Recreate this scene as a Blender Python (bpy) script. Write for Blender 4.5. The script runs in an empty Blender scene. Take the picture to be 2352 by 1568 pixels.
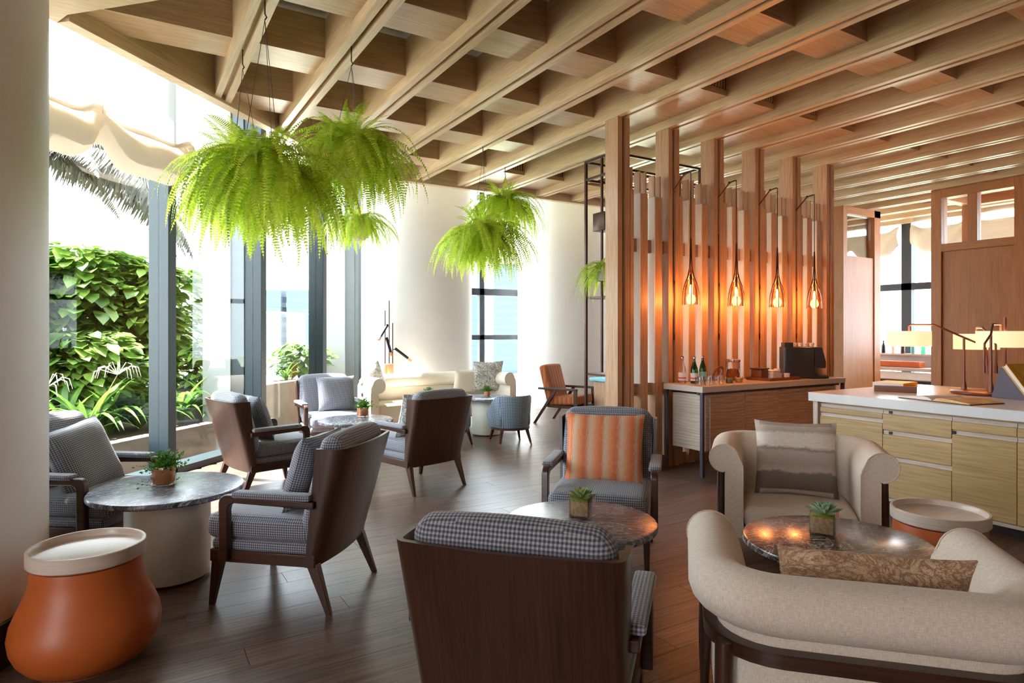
import bpy, bmesh, math, random
from math import sin, cos, pi, radians, sqrt, atan2
from mathutils import Vector, Matrix
random.seed(7)
scene = bpy.context.scene
COL = scene.collection

# ------------------------------------------------------------------ camera
# world: x runs across the ceiling beams, y runs along them, z up; the camera stands at the origin
EYE = 1.5
YAW = math.atan(889 / 1461.0)
cam_d = bpy.data.cameras.new('camera')
cam_d.sensor_width = 36.0
cam_d.lens = 36.0 * 1461.0 / 2352.0
cam_d.shift_y = -24.0 / 2352.0
cam_d.clip_end = 600
cam = bpy.data.objects.new('camera', cam_d)
cam.location = (0, 0, EYE)
cam.rotation_euler = (pi / 2, 0, -YAW)
COL.objects.link(cam)
scene.camera = cam

# ------------------------------------------------------------------ sky, sun, exposure
w = bpy.data.worlds.new('sky'); scene.world = w; w.use_nodes = True
bg = w.node_tree.nodes['Background']
bg.inputs[0].default_value = (0.82, 0.92, 1.0, 1)
bg.inputs[1].default_value = 1.7
sun_d = bpy.data.lights.new('sun', 'SUN'); sun_d.energy = 6.5; sun_d.angle = radians(1.0); sun_d.color = (1.0, 0.96, 0.90)
sun = bpy.data.objects.new('sun', sun_d); COL.objects.link(sun)
sun.rotation_euler = Vector((0.30, -0.29, -1.0)).to_track_quat('-Z', 'Y').to_euler()
scene.view_settings.view_transform = 'Standard'
scene.view_settings.look = 'None'
scene.view_settings.exposure = 2.88
scene.view_settings.gamma = 1.0
scene.view_settings.use_curve_mapping = False
scene.cycles.use_denoising = True
scene.cycles.use_adaptive_sampling = True
scene.cycles.adaptive_threshold = 0.06
scene.cycles.max_bounces = 8
scene.cycles.diffuse_bounces = 5
scene.cycles.glossy_bounces = 4
scene.cycles.transmission_bounces = 8
scene.cycles.transparent_max_bounces = 16
scene.cycles.sample_clamp_indirect = 8.0
scene.cycles.caustics_reflective = False
scene.cycles.caustics_refractive = False

# ------------------------------------------------------------------ material helpers
def lin(r, g, b):
    def f(c):
        c = c / 255.0
        return c / 12.92 if c <= 0.04045 else ((c + 0.055) / 1.055) ** 2.4
    return (f(r), f(g), f(b), 1.0)

class NT:
    def __init__(s, name):
        s.m = bpy.data.materials.new(name); s.m.use_nodes = True
        s.t = s.m.node_tree; s.n = s.t.nodes; s.l = s.t.links
        s.b = s.n['Principled BSDF']; s.out = s.n['Material Output']
    def node(s, typ, ins=None, **kw):
        x = s.n.new(typ)
        for k, v in kw.items(): setattr(x, k, v)
        for k, v in (ins or {}).items():
            if hasattr(v, 'is_output'): s.l.new(v, x.inputs[k])
            else: x.inputs[k].default_value = v
        return x
    def link(s, a, b): s.l.new(a, b)
    def math(s, op, a, b=0.0, c=None):
        x = s.n.new('ShaderNodeMath'); x.operation = op
        for i, v in enumerate((a, b) if c is None else (a, b, c)):
            if hasattr(v, 'is_output'): s.l.new(v, x.inputs[i])
            else: x.inputs[i].default_value = v
        return x.outputs[0]
    def ramp(s, fac, stops, interp='LINEAR'):
        x = s.n.new('ShaderNodeValToRGB'); x.color_ramp.interpolation = interp
        e = x.color_ramp.elements
        while len(e) < len(stops): e.new(0.5)
        for q, (p, c) in zip(e, stops): q.position = p; q.color = c
        s.l.new(fac, x.inputs[0]); return x.outputs[0]
    def mix(s, fac, a, b, blend='MIX'):
        x = s.n.new('ShaderNodeMixRGB'); x.blend_type = blend
        for i, v in enumerate((fac, a, b)):
            if hasattr(v, 'is_output'): s.l.new(v, x.inputs[i])
            else: x.inputs[i].default_value = v
        return x.outputs[0]
    def uv(s, scale=(1, 1, 1), rot=0.0):
        tc = s.n.new('ShaderNodeTexCoord')
        mp = s.node('ShaderNodeMapping', {'Vector': tc.outputs['UV'], 'Scale': scale, 'Rotation': (0, 0, rot)})
        return mp.outputs[0]
    def objc(s, scale=(1, 1, 1)):
        tc = s.n.new('ShaderNodeTexCoord')
        mp = s.node('ShaderNodeMapping', {'Vector': tc.outputs['Object'], 'Scale': scale})
        return mp.outputs[0]
    def rnd(s): return s.n.new('ShaderNodeObjectInfo').outputs['Random']
    def noise(s, vec, scale, detail=4, rough=0.55, dist=0.0):
        return s.node('ShaderNodeTexNoise', {'Vector': vec, 'Scale': scale, 'Detail': detail, 'Roughness': rough, 'Distortion': dist}).outputs[0]
    def bump(s, h, strength=0.1, dist=0.01):
        x = s.node('ShaderNodeBump', {'Height': h, 'Strength': strength, 'Distance': dist}); s.l.new(x.outputs[0], s.b.inputs['Normal'])
    def set(s, col=None, rough=None, metal=None, **kw):
        if col is not None:
            if hasattr(col, 'is_output'): s.l.new(col, s.b.inputs['Base Color'])
            else: s.b.inputs['Base Color'].default_value = col
        if rough is not None:
            if hasattr(rough, 'is_output'): s.l.new(rough, s.b.inputs['Roughness'])
            else: s.b.inputs['Roughness'].default_value = rough
        if metal is not None: s.b.inputs['Metallic'].default_value = metal
        for k, v in kw.items(): s.b.inputs[k].default_value = v
        return s.m

def plain(name, col, rough=0.5, metal=0.0, var=0.06, scale=8.0, **kw):
    t = NT(name)
    n = t.noise(t.objc(), scale, 3)
    c = t.ramp(n, [(0.3, tuple(x * (1 - var) for x in col[:3]) + (1,)), (0.7, tuple(min(1, x * (1 + var)) for x in col[:3]) + (1,))])
    return t.set(c, rough, metal, **kw)

def wood(name, dark, light, rough=0.45, grain=34.0, along=1.2, rndv=0.25, bump=0.12, fig=0.5, spec=0.5):
    t = NT(name)
    r = t.rnd()
    tc = t.n.new('ShaderNodeTexCoord')
    off = t.node('ShaderNodeCombineXYZ', {0: t.math('MULTIPLY', r, 37.0), 1: t.math('MULTIPLY', r, 91.0), 2: 0.0})
    add = t.node('ShaderNodeVectorMath', {0: tc.outputs['UV'], 1: off.outputs[0]}, operation='ADD')
    m1 = t.node('ShaderNodeMapping', {'Vector': add.outputs[0], 'Scale': (along, grain, 1)})
    m2 = t.node('ShaderNodeMapping', {'Vector': add.outputs[0], 'Scale': (0.7, 6.0, 1)})
    n1 = t.noise(m1.outputs[0], 3.0, 8, 0.65, 0.6)
    n2 = t.noise(m2.outputs[0], 2.0, 3, 0.5, 1.4)
    wv = t.node('ShaderNodeTexWave', {'Vector': m2.outputs[0], 'Scale': 1.6, 'Distortion': 9.0, 'Detail': 3.0, 'Detail Scale': 1.2}, wave_type='BANDS', bands_direction='Y')
    a = t.math('ADD', t.math('MULTIPLY', n1, 0.62), t.math('MULTIPLY', n2, 0.30))
    a = t.math('ADD', a, t.math('MULTIPLY', wv.outputs[1], 0.10 * fig))
    c = t.ramp(a, [(0.33, dark), (0.66, light)])
    v = t.math('ADD', t.math('MULTIPLY', r, rndv), 1.0 - rndv * 0.5)
    c = t.mix(1.0, c, t.node('ShaderNodeCombineXYZ', {0: v, 1: v, 2: v}).outputs[0], 'MULTIPLY')
    t.bump(n1, bump, 0.003)
    t.b.inputs['Specular IOR Level'].default_value = spec
    return t.set(c, rough)

def checks(name, dark, mid, light, period=0.0135, rough=0.85):
    t = NT(name)
    sp = t.node('ShaderNodeSeparateXYZ', {0: t.uv()})
    k = 2 * pi / period
    def sq(x):
        s_ = t.math('SINE', t.math('MULTIPLY', x, k))
        return t.math('MULTIPLY_ADD', s_, 1.6, 0.5)
    su = t.node('ShaderNodeClamp', {0: sq(sp.outputs[0])}).outputs[0]
    sv = t.node('ShaderNodeClamp', {0: sq(sp.outputs[1])}).outputs[0]
    n = t.noise(t.uv((1, 1, 1)), 160.0, 2, 0.6)
    s_ = t.math('ADD', t.math('MULTIPLY', t.math('ADD', su, sv), 0.5), t.math('MULTIPLY', t.math('SUBTRACT', n, 0.5), 0.5))
    c = t.ramp(s_, [(0.12, dark), (0.5, mid), (0.9, light)])
    t.bump(s_, 0.35, 0.003)
    t.b.inputs['Sheen Weight'].default_value = 0.25
    return t.set(c, rough)

def weave(name, c1, c2, scale=420.0, rough=0.9, streak=(1, 1, 1)):
    t = NT(name)
    n1 = t.noise(t.uv((1 * streak[0], 0.12, 1)), scale, 2)
    n2 = t.noise(t.uv((0.12, 1 * streak[1], 1)), scale, 2)
    a = t.math('MULTIPLY', t.math('ADD', n1, n2), 0.5)
    c = t.ramp(a, [(0.38, c1), (0.62, c2)])
    t.bump(a, 0.25, 0.002)
    t.b.inputs['Sheen Weight'].default_value = 0.15
    return t.set(c, rough)

def marble(name, base, mid, vein, scale=5.0, rough=0.12, stretch=(1, 1, 1), vw=0.08):
    t = NT(name)
    o = t.objc(stretch)
    n0 = t.noise(o, scale * 0.6, 6, 0.6, 1.5)
    n1 = t.noise(o, scale, 10, 0.65, 2.5)
    d = t.math('ABSOLUTE', t.math('SUBTRACT', n1, 0.5))
    v = t.ramp(d, [(0.0, (1, 1, 1, 1)), (vw, (0, 0, 0, 1))])
    n2 = t.noise(o, scale * 2.7, 8, 0.7, 3.0)
    d2 = t.math('ABSOLUTE', t.math('SUBTRACT', n2, 0.5))
    v2 = t.ramp(d2, [(0.0, (0.7, 0.7, 0.7, 1)), (vw * 0.6, (0, 0, 0, 1))])
    c = t.ramp(n0, [(0.35, base), (0.65, mid)])
    c = t.mix(v, c, vein); c = t.mix(v2, c, vein)
    return t.set(c, rough)

def thin_glass(name, tint=(1, 1, 1, 1), refl=1.0, rough=0.0, base=0.0, dust=0.0):
    t = NT(name); t.n.remove(t.b)
    tr = t.node('ShaderNodeBsdfTransparent', {0: tint})
    gl = t.node('ShaderNodeBsdfGlossy', {0: (1, 1, 1, 1), 'Roughness': rough})
    fr = t.node('ShaderNodeFresnel', {0: 1.45})
    fac = t.math('ADD', t.math('MULTIPLY', fr.outputs[0], refl), base)
    mx = t.node('ShaderNodeMixShader', {0: fac, 1: tr.outputs[0], 2: gl.outputs[0]})
    if dust:
        df = t.node('ShaderNodeBsdfTranslucent', {0: (0.9, 0.92, 0.9, 1)})
        mx = t.node('ShaderNodeMixShader', {0: dust, 1: mx.outputs[0], 2: df.outputs[0]})
    t.link(mx.outputs[0], t.out.inputs[0]); return t.m

def leafmat(name, c1, c2, c3, trans=0.45, rough=0.45):
    t = NT(name)
    r = t.rnd()
    n = t.noise(t.objc((3, 3, 3)), 3.0, 3)
    isl = t.n.new('ShaderNodeNewGeometry').outputs['Random Per Island']
    a = t.math('ADD', t.math('ADD', t.math('MULTIPLY', r, 0.42), t.math('MULTIPLY', n, 0.40)), t.math('MULTIPLY', isl, 0.30))
    c = t.ramp(a, [(0.25, c1), (0.5, c2), (0.85, c3)])
    t.set(c, rough)
    tl = t.node('ShaderNodeBsdfTranslucent', {0: c})
    mx = t.node('ShaderNodeMixShader', {0: trans, 1: t.b.outputs[0], 2: tl.outputs[0]})
    t.link(mx.outputs[0], t.out.inputs[0]); return t.m

def cloth_sheer(name, col, alpha, trl=0.5):
    t = NT(name)
    t.set(col, 0.9)
    tl = t.node('ShaderNodeBsdfTranslucent', {0: col})
    m1 = t.node('ShaderNodeMixShader', {0: trl, 1: t.b.outputs[0], 2: tl.outputs[0]})
    tr = t.node('ShaderNodeBsdfTransparent')
    m2 = t.node('ShaderNodeMixShader', {0: alpha, 1: tr.outputs[0], 2: m1.outputs[0]})
    t.link(m2.outputs[0], t.out.inputs[0]); return t.m

def glow(name, col, strength):
    t = NT(name)
    t.set(col, 0.5); t.b.inputs['Emission Color'].default_value = col; t.b.inputs['Emission Strength'].default_value = strength
    return t.m

M = {}
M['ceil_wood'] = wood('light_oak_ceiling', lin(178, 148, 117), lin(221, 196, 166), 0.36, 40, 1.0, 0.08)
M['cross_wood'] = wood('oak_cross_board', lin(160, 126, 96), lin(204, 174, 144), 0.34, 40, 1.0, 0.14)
M['ceil_top'] = plain('ceiling_plaster', lin(205, 208, 205), 0.8)
M['dark_void'] = plain('grille_dark', lin(40, 32, 28), 0.7)
M['post_wood'] = wood('oak_screen', lin(150, 108, 78), lin(205, 165, 128), 0.42, 44, 1.0, 0.14)
M['walnut'] = wood('walnut_frame', lin(42, 24, 17), lin(82, 52, 38), 0.32, 30, 1.2, 0.12, 0.06)
M['shell_wood'] = wood('walnut_shell', lin(50, 31, 23), lin(84, 55, 41), 0.33, 46, 1.0, 0.10, 0.05)
M['floor_wood'] = wood('floor_plank', lin(66, 51, 45), lin(120, 97, 85), 0.34, 20, 0.8, 0.35, 0.10, 1.0, 0.4)
M['side_wood'] = wood('sideboard_veneer', lin(150, 116, 92), lin(196, 162, 134), 0.4, 26, 0.9, 0.06, 0.15, 1.6)
M['side_pale'] = wood('pale_veneer', lin(176, 160, 146), lin(214, 200, 186), 0.45, 24, 0.9, 0.06, 0.15, 1.6)
M['drawer_wood'] = wood('honey_oak_drawer', lin(166, 134, 86), lin(206, 176, 122), 0.42, 22, 0.8, 0.08, 0.1, 0.8)
M['portal_wood'] = wood('red_oak_portal', lin(144, 86, 42), lin(182, 118, 64), 0.45, 40, 0.8, 0.08)
M['plaster'] = plain('white_plaster', lin(226, 226, 226), 0.55, 0, 0.02, 2.0)
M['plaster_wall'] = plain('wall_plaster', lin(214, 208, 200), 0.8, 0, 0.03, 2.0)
M['skirting'] = plain('pale_skirting', lin(206, 214, 220), 0.3)
M['skirt_dark'] = plain('dark_skirting', lin(58, 44, 40), 0.4)
M['mullion'] = plain('blue_grey_aluminium', lin(20, 40, 46), 0.5, 0.0, 0.04)
M['mullion_dark'] = plain('dark_aluminium', lin(26, 34, 46), 0.45, 0.0, 0.04)
M['pane'] = thin_glass('window_glass', (0.985, 0.99, 0.99, 1), 0.05)
M['clear'] = thin_glass('clear_glass', (0.985, 0.99, 0.99, 1), 0.9)
M['greenglass'] = thin_glass('green_bottle_glass', (0.10, 0.42, 0.22, 1), 0.9, 0.02, 0.03)
M['amberglass'] = thin_glass('amber_lamp_glass', (1.0, 0.66, 0.44, 1), 0.9, 0.02, 0.03)
M['hound'] = checks('houndstooth_wool', lin(62, 68, 88), lin(112, 117, 131), lin(172, 170, 173), 0.0128)
M['hound_blue'] = checks('blue_check_wool', lin(52, 66, 84), lin(98, 116, 134), lin(158, 170, 180), 0.02)
M['beige'] = weave('beige_linen', lin(208, 192, 174), lin(236, 223, 207))
M['cream'] = weave('cream_linen', lin(216, 206, 190), lin(240, 232, 218), 300)
M['leather_white'] = plain('cream_leather', lin(222, 220, 208), 0.5, 0, 0.02)
M['terracotta'] = plain('terracotta_leather', lin(186, 92, 40), 0.42, 0, 0.06, 3.0)
M['tray_pale'] = wood('bleached_tray', lin(196, 178, 164), lin(222, 206, 192), 0.3, 30, 1.0, 0.02, 0.05)
M['marble_grey'] = marble('grey_marble', lin(50, 54, 66), lin(96, 100, 114), lin(190, 190, 196), 2.6, 0.26, (1.0, 3.6, 1), 0.022)
M['marble_brown'] = marble('dark_emperador', lin(38, 31, 32), lin(80, 68, 66), lin(190, 180, 174), 5.0, 0.18, (1, 1.3, 1), 0.026)
M['quartz'] = plain('white_quartz', lin(228, 230, 230), 0.22, 0, 0.02)
M['quartz_tan'] = plain('taupe_stone', lin(206, 192, 180), 0.22, 0, 0.02)
M['bronze'] = plain('bronze_metal', lin(74, 52, 44), 0.38, 0.7)
M['lamp_bronze'] = plain('brown_bronze', lin(122, 74, 58), 0.35, 0.5)
M['page_print'] = plain('picture_page', lin(238, 190, 130), 0.7, 0, 0.3, 9.0)
M['pale_strip'] = plain('whitish_batten_side', lin(226, 219, 210), 0.5, 0, 0.03)
M['copper'] = plain('copper_metal', lin(206, 138, 100), 0.35, 0.4)
M['black_metal'] = plain('black_metal', lin(34, 36, 42), 0.4, 0.5)
M['chrome'] = plain('chrome', lin(205, 205, 208), 0.15, 1.0)
M['steel_leg'] = plain('grey_steel', lin(84, 80, 92), 0.4, 0.5)
M['gold'] = plain('gold_cover', lin(222, 168, 66), 0.4, 0.2, 0.25, 14.0)
M['paper'] = plain('paper', lin(242, 238, 230), 0.8, 0, 0.02)
M['book_orange'] = plain('orange_cover', lin(226, 150, 44), 0.5)
M['tray_wood'] = wood('red_brown_tray', lin(96, 50, 30), lin(140, 82, 52), 0.4, 30, 1.0, 0.02)
M['ceramic'] = plain('white_ceramic', lin(236, 232, 226), 0.25, 0, 0.01)
M['black_plastic'] = plain('black_plastic', lin(30, 33, 40), 0.28)
M['blue_plastic'] = plain('blue_grey_plastic', lin(84, 110, 124), 0.35)
M['soil'] = plain('potting_soil', lin(196, 166, 124), 0.9, 0, 0.3, 60.0)
M['moss'] = plain('moss', lin(148, 160, 40), 0.9, 0, 0.3, 60.0)
M['pot_white'] = plain('white_pot', lin(226, 216, 208), 0.5)
M['planter_grey'] = plain('grey_planter', lin(176, 170, 170), 0.5)
M['stone'] = plain('planter_stone', lin(150, 142, 130), 0.85, 0, 0.14, 5.0)
M['terrace'] = plain('terrace_paving', lin(205, 198, 188), 0.8, 0, 0.08, 2.0)
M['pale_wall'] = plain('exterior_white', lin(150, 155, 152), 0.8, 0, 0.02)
M['fern'] = leafmat('fern_leaf', lin(138, 182, 28), lin(192, 218, 58), lin(228, 236, 108), 0.6, 0.5)
M['fern_yellow'] = leafmat('fern_leaf_yellow', lin(196, 190, 30), lin(222, 206, 40), lin(236, 216, 70), 0.5, 0.5)
M['bush'] = leafmat('bush_leaf', lin(40, 70, 28), lin(84, 124, 44), lin(158, 186, 84), 0.40, 0.4)
M['lily'] = leafmat('lily_leaf', lin(50, 88, 32), lin(84, 126, 46), lin(126, 160, 70), 0.4, 0.4)
M['palm'] = leafmat('palm_leaf', lin(40, 42, 34), lin(56, 58, 46), lin(78, 78, 64), 0.1, 0.5)
M['herb'] = leafmat('herb_leaf', lin(46, 92, 20), lin(80, 132, 36), lin(126, 168, 60), 0.35, 0.5)
M['succ'] = leafmat('succulent_leaf', lin(96, 140, 110), lin(146, 184, 148), lin(196, 216, 182), 0.2, 0.5)
M['succ2'] = leafmat('green_succulent', lin(110, 140, 70), lin(160, 184, 110), lin(206, 214, 150), 0.2, 0.5)
M['flower'] = leafmat('spider_lily', lin(214, 206, 190), lin(232, 226, 214), lin(244, 240, 232), 0.3, 0.6)
M['stem'] = plain('stem', lin(120, 124, 70), 0.6)
M['bark'] = plain('bark', lin(92, 78, 62), 0.9)
M['sheer'] = cloth_sheer('sheer_voile', lin(236, 240, 248), 0.30)
M['blind'] = cloth_sheer('roman_blind_linen', lin(192, 178, 160), 1.0, 0.07)
M['shade'] = glow('lit_lamp_shade', lin(255, 226, 176), 0.12)
M['bulb'] = glow('filament_bulb', (1.0, 0.55, 0.20, 1), 4.0)
M['rust'] = plain('rust_granola', lin(182, 84, 34), 0.9, 0, 0.4, 60.0)
M['olive'] = plain('green_preserve', lin(120, 120, 40), 0.6, 0, 0.3, 40.0)
M['honey'] = plain('honey_preserve', lin(208, 150, 40), 0.4, 0, 0.2, 40.0)
M['label_white'] = plain('bottle_label', lin(240, 232, 228), 0.6)
M['label_pink'] = plain('label_print', lin(214, 120, 120), 0.6)
M['label_blue'] = plain('blue_label', lin(120, 190, 206), 0.6)
M['tower'] = plain('hazy_tower', lin(66, 82, 98), 0.7, 0, 0.02, 0.1)
M['tower_glass'] = plain('tower_glazing', lin(54, 72, 90), 0.4, 0, 0.03, 0.1)
M['roof_tile'] = plain('terracotta_roof', lin(222, 130, 96), 0.8)
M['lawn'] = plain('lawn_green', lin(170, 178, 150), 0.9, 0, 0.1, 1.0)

def striped(name, cols, period, rough=0.85, axis=0):
    t = NT(name)
    sp = t.node('ShaderNodeSeparateXYZ', {0: t.uv()})
    x = t.math('FRACT', t.math('DIVIDE', sp.outputs[axis], period))
    n = t.noise(t.uv((60, 3, 1) if axis == 0 else (3, 60, 1)), 8.0, 4)
    x2 = t.math('FRACT', t.math('ADD', x, t.math('MULTIPLY', t.math('SUBTRACT', n, 0.5), 0.5)))
    k = len(cols)
    c = t.ramp(x2, [((i + 0.5) / k, cc) for i, cc in enumerate(cols)])
    t.bump(n, 0.2, 0.002)
    return t.set(c, rough)
M['orange_stripe'] = striped('orange_ikat', [lin(212, 118, 72), lin(226, 150, 108), lin(214, 186, 160), lin(200, 104, 62), lin(222, 140, 92), lin(206, 178, 150)], 0.21)
M['brown_stripe'] = striped('rust_stripe', [lin(166, 92, 44), lin(150, 78, 36), lin(120, 66, 40), lin(172, 100, 54)], 0.08)

def scenic(name, bands):
    t = NT(name)
    sp = t.node('ShaderNodeSeparateXYZ', {0: t.uv()})
    n = t.noise(t.uv((1, 1, 1)), 9.0, 10, 0.7, 1.0)
    n2 = t.noise(t.uv((4, 14, 1)), 6.0, 8, 0.7, 0.5)
    y = t.math('ADD', t.math('DIVIDE', sp.outputs[1], 0.48), 0.5)
    y = t.math('ADD', y, t.math('MULTIPLY', t.math('SUBTRACT', n, 0.5), 0.16))
    c = t.ramp(y, bands)
    c = t.mix(t.math('MULTIPLY', t.math('ABSOLUTE', t.math('SUBTRACT', n2, 0.5)), 1.6), c, lin(120, 104, 94))
    return t.set(c, 0.7)
M['landscape'] = scenic('landscape_print', [(0.0, lin(96, 84, 76)), (0.28, lin(124, 110, 100)), (0.31, lin(196, 178, 164)), (0.40, lin(176, 160, 148)), (0.58, lin(190, 176, 164)), (0.62, lin(150, 134, 122)), (0.66, lin(236, 224, 210)), (0.84, lin(232, 220, 206)), (0.88, lin(190, 172, 158)), (1.0, lin(230, 214, 200))])
M['tanprint'] = marble('tan_print_fabric', lin(196, 160, 124), lin(226, 198, 166), lin(132, 100, 78), 12.0, 0.8, (1, 1, 2), 0.07)
M['inkprint'] = marble('ink_print_fabric', lin(226, 224, 216), lin(236, 234, 226), lin(96, 104, 108), 9.0, 0.8, (1, 1, 1), 0.06)

# ------------------------------------------------------------------ geometry helpers
class MB:
    def __init__(s): s.v = []; s.f = []; s.sm = []
    def add(s, vs, fs, smooth=False, T=None):
        o = len(s.v)
        for p in vs:
            p = Vector(p)
            s.v.append(tuple(T @ p) if T is not None else tuple(p))
        for f in fs: s.f.append(tuple(i + o for i in f)); s.sm.append(smooth)
        return s
    def box(s, c, d, T=None, taper=None):
        x, y, z = (k / 2 for k in d); vs = []
        for sz in (-1, 1):
            kx, ky = (taper if (taper and sz < 0) else (1, 1))
            for sx, sy in ((-1, -1), (1, -1), (1, 1), (-1, 1)): vs.append((c[0] + sx * x * kx, c[1] + sy * y * ky, c[2] + sz * z))
        return s.add(vs, [(3, 2, 1, 0), (4, 5, 6, 7), (0, 1, 5, 4), (1, 2, 6, 5), (2, 3, 7, 6), (3, 0, 4, 7)], False, T)
    def bb(s, x0, x1, y0, y1, z0, z1, T=None):
        return s.box(((x0 + x1) / 2, (y0 + y1) / 2, (z0 + z1) / 2), (abs(x1 - x0), abs(y1 - y0), abs(z1 - z0)), T)
    def hexa(s, b, t):   # bottom quad, top quad
        return s.add(list(b) + list(t), [(3, 2, 1, 0), (4, 5, 6, 7), (0, 1, 5, 4), (1, 2, 6, 5), (2, 3, 7, 6), (3, 0, 4, 7)])
    def leg(s, p0, p1, a, b):   # square tapered leg from p0 (size a) down to p1 (size b)
        def q(p, k):
            kx, ky = k if isinstance(k, tuple) else (k, k)
            return [(p[0] - kx / 2, p[1] - ky / 2, p[2]), (p[0] + kx / 2, p[1] - ky / 2, p[2]), (p[0] + kx / 2, p[1] + ky / 2, p[2]), (p[0] - kx / 2, p[1] + ky / 2, p[2])]
        return s.hexa(q(p1, b), q(p0, a))
    def prism(s, poly, z0, z1, T=None):
        n = len(poly)
        vs = [(p[0], p[1], z0) for p in poly] + [(p[0], p[1], z1) for p in poly]
        fs = [tuple(range(n - 1, -1, -1)), tuple(range(n, 2 * n))] + [(i, (i + 1) % n, n + (i + 1) % n, n + i) for i in range(n)]
        return s.add(vs, fs, False, T)
    def prism_x(s, poly, x0, x1):   # polygon in (y, z), extruded along x
        n = len(poly)
        vs = [(x0, p[0], p[1]) for p in poly] + [(x1, p[0], p[1]) for p in poly]
        fs = [tuple(range(n)), tuple(range(2 * n - 1, n - 1, -1))] + [(n + i, n + (i + 1) % n, (i + 1) % n, i) for i in range(n)]
        return s.add(vs, fs)
    def tube(s, pts, r, n=8, cap=True):
        pts = [Vector(p) for p in pts]; rs = r if isinstance(r, (list, tuple)) else [r] * len(pts)
        vs = []; up = None
        for i, p in enumerate(pts):
            d = (pts[min(i + 1, len(pts) - 1)] - pts[max(i - 1, 0)]).normalized()
            if up is None: up = Vector((0, 0, 1)) if abs(d.z) < 0.9 else Vector((1, 0, 0))
            a = d.cross(up).normalized(); b = a.cross(d).normalized(); up = b
            for k in range(n):
                t = 2 * pi * k / n; vs.append(p + (a * cos(t) + b * sin(t)) * rs[i])
        fs = []
        for i in range(len(pts) - 1):
            for k in range(n):
                fs.append((i * n + k, i * n + (k + 1) % n, (i + 1) * n + (k + 1) % n, (i + 1) * n + k))
        s.add(vs, fs, True)
        if cap:
            o = len(s.v) - len(vs)
            s.f.append(tuple(o + k for k in range(n - 1, -1, -1))); s.sm.append(False)
            e = o + (len(pts) - 1) * n
            s.f.append(tuple(e + k for k in range(n))); s.sm.append(False)
        return s
    def lathe(s, prof, n=40, c=(0, 0, 0), smooth=True):
        vs = []; fs = []
        for r, z in prof:
            for k in range(n):
                t = 2 * pi * k / n; vs.append((c[0] + r * cos(t), c[1] + r * sin(t), c[2] + z))
        for i in range(len(prof) - 1):
            for k in range(n):
                fs.append((i * n + k, i * n + (k + 1) % n, (i + 1) * n + (k + 1) % n, (i + 1) * n + k))
        o = len(s.v); s.add(vs, fs, smooth)
        if prof[0][0] > 1e-4: s.f.append(tuple(o + k for k in range(n - 1, -1, -1))); s.sm.append(False)
        if prof[-1][0] > 1e-4: s.f.append(tuple(o + (len(prof) - 1) * n + k for k in range(n))); s.sm.append(False)
        return s
    def rbox(s, c, d, r, seg=6, T=None, puff=0.0):
        # rounded box: a subdivided cube pushed out to a rounded surface, with a soft bulge
        hx, hy, hz = (k / 2 for k in d); r = min(r, hx * 0.98, hy * 0.98, hz * 0.98)
        idx = {}; vs = []; fs = []
        def ticks(h):
            inner = h - r
            a = [-h + r * (1 - cos(pi / 2 * i / seg)) for i in range(seg)]
            m = max(1, min(6, int(inner * 2 / 0.08)))
            b = [-inner + 2 * inner * i / m for i in range(m + 1)]
            return a + b + [-x for x in reversed(a)]
        tx, ty, tz = ticks(hx), ticks(hy), ticks(hz)
        def vid(p):
            k = (round(p[0], 6), round(p[1], 6), round(p[2], 6))
            if k not in idx:
                q = Vector(p); cl = Vector((max(-hx + r, min(hx - r, p[0])), max(-hy + r, min(hy - r, p[1])), max(-hz + r, min(hz - r, p[2]))))
                dd = q - cl
                if dd.length > 1e-9: q = cl + dd.normalized() * r
                if puff:
                    u, v_, w_ = p[0] / hx, p[1] / hy, p[2] / hz
                    q.z += puff * (1 - u * u) * (1 - v_ * v_) * w_
                    q.y += puff * 0.5 * (1 - u * u) * (1 - w_ * w_) * v_
                    q.x += puff * 0.5 * (1 - v_ * v_) * (1 - w_ * w_) * u
                idx[k] = len(vs); vs.append(q + Vector(c))
            return idx[k]
        def face(A, B, mk, flip):
            for i in range(len(A) - 1):
                for j in range(len(B) - 1):
                    q = [vid(mk(A[i], B[j])), vid(mk(A[i + 1], B[j])), vid(mk(A[i + 1], B[j + 1])), vid(mk(A[i], B[j + 1]))]
                    fs.append(tuple(reversed(q)) if flip else tuple(q))
        face(tx, ty, lambda a, b: (a, b, hz), False); face(tx, ty, lambda a, b: (a, b, -hz), True)
        face(ty, tz, lambda a, b: (hx, a, b), False); face(ty, tz, lambda a, b: (-hx, a, b), True)
        face(tx, tz, lambda a, b: (a, -hy, b), False); face(tx, tz, lambda a, b: (a, hy, b), True)
        return s.add(vs, fs, True, T)
    def sweep(s, sec, path, smooth=True, caps=True, closed_sec=True):
        # sec: [(outward, z)], path: [(x, y)]; outward is to the right of the walking direction
        n = len(sec); m = len(path); vs = []; fs = []
        P = [Vector((p[0], p[1])) for p in path]
        for i, p in enumerate(P):
            d0 = (P[i] - P[i - 1]).normalized() if i > 0 else (P[1] - P[0]).normalized()
            d1 = (P[i + 1] - P[i]).normalized() if i < m - 1 else d0
            n0 = Vector((d0.y, -d0.x)); n1 = Vector((d1.y, -d1.x)); nn = (n0 + n1)
            nn = nn / max(0.3, nn.length_squared / 2)
            for o, z in sec: vs.append((p.x + nn.x * o, p.y + nn.y * o, z))
        for i in range(m - 1):
            for k in range(n if closed_sec else n - 1):
                fs.append((i * n + k, i * n + (k + 1) % n, (i + 1) * n + (k + 1) % n, (i + 1) * n + k))
        o = len(s.v); s.add(vs, fs, smooth)
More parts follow.
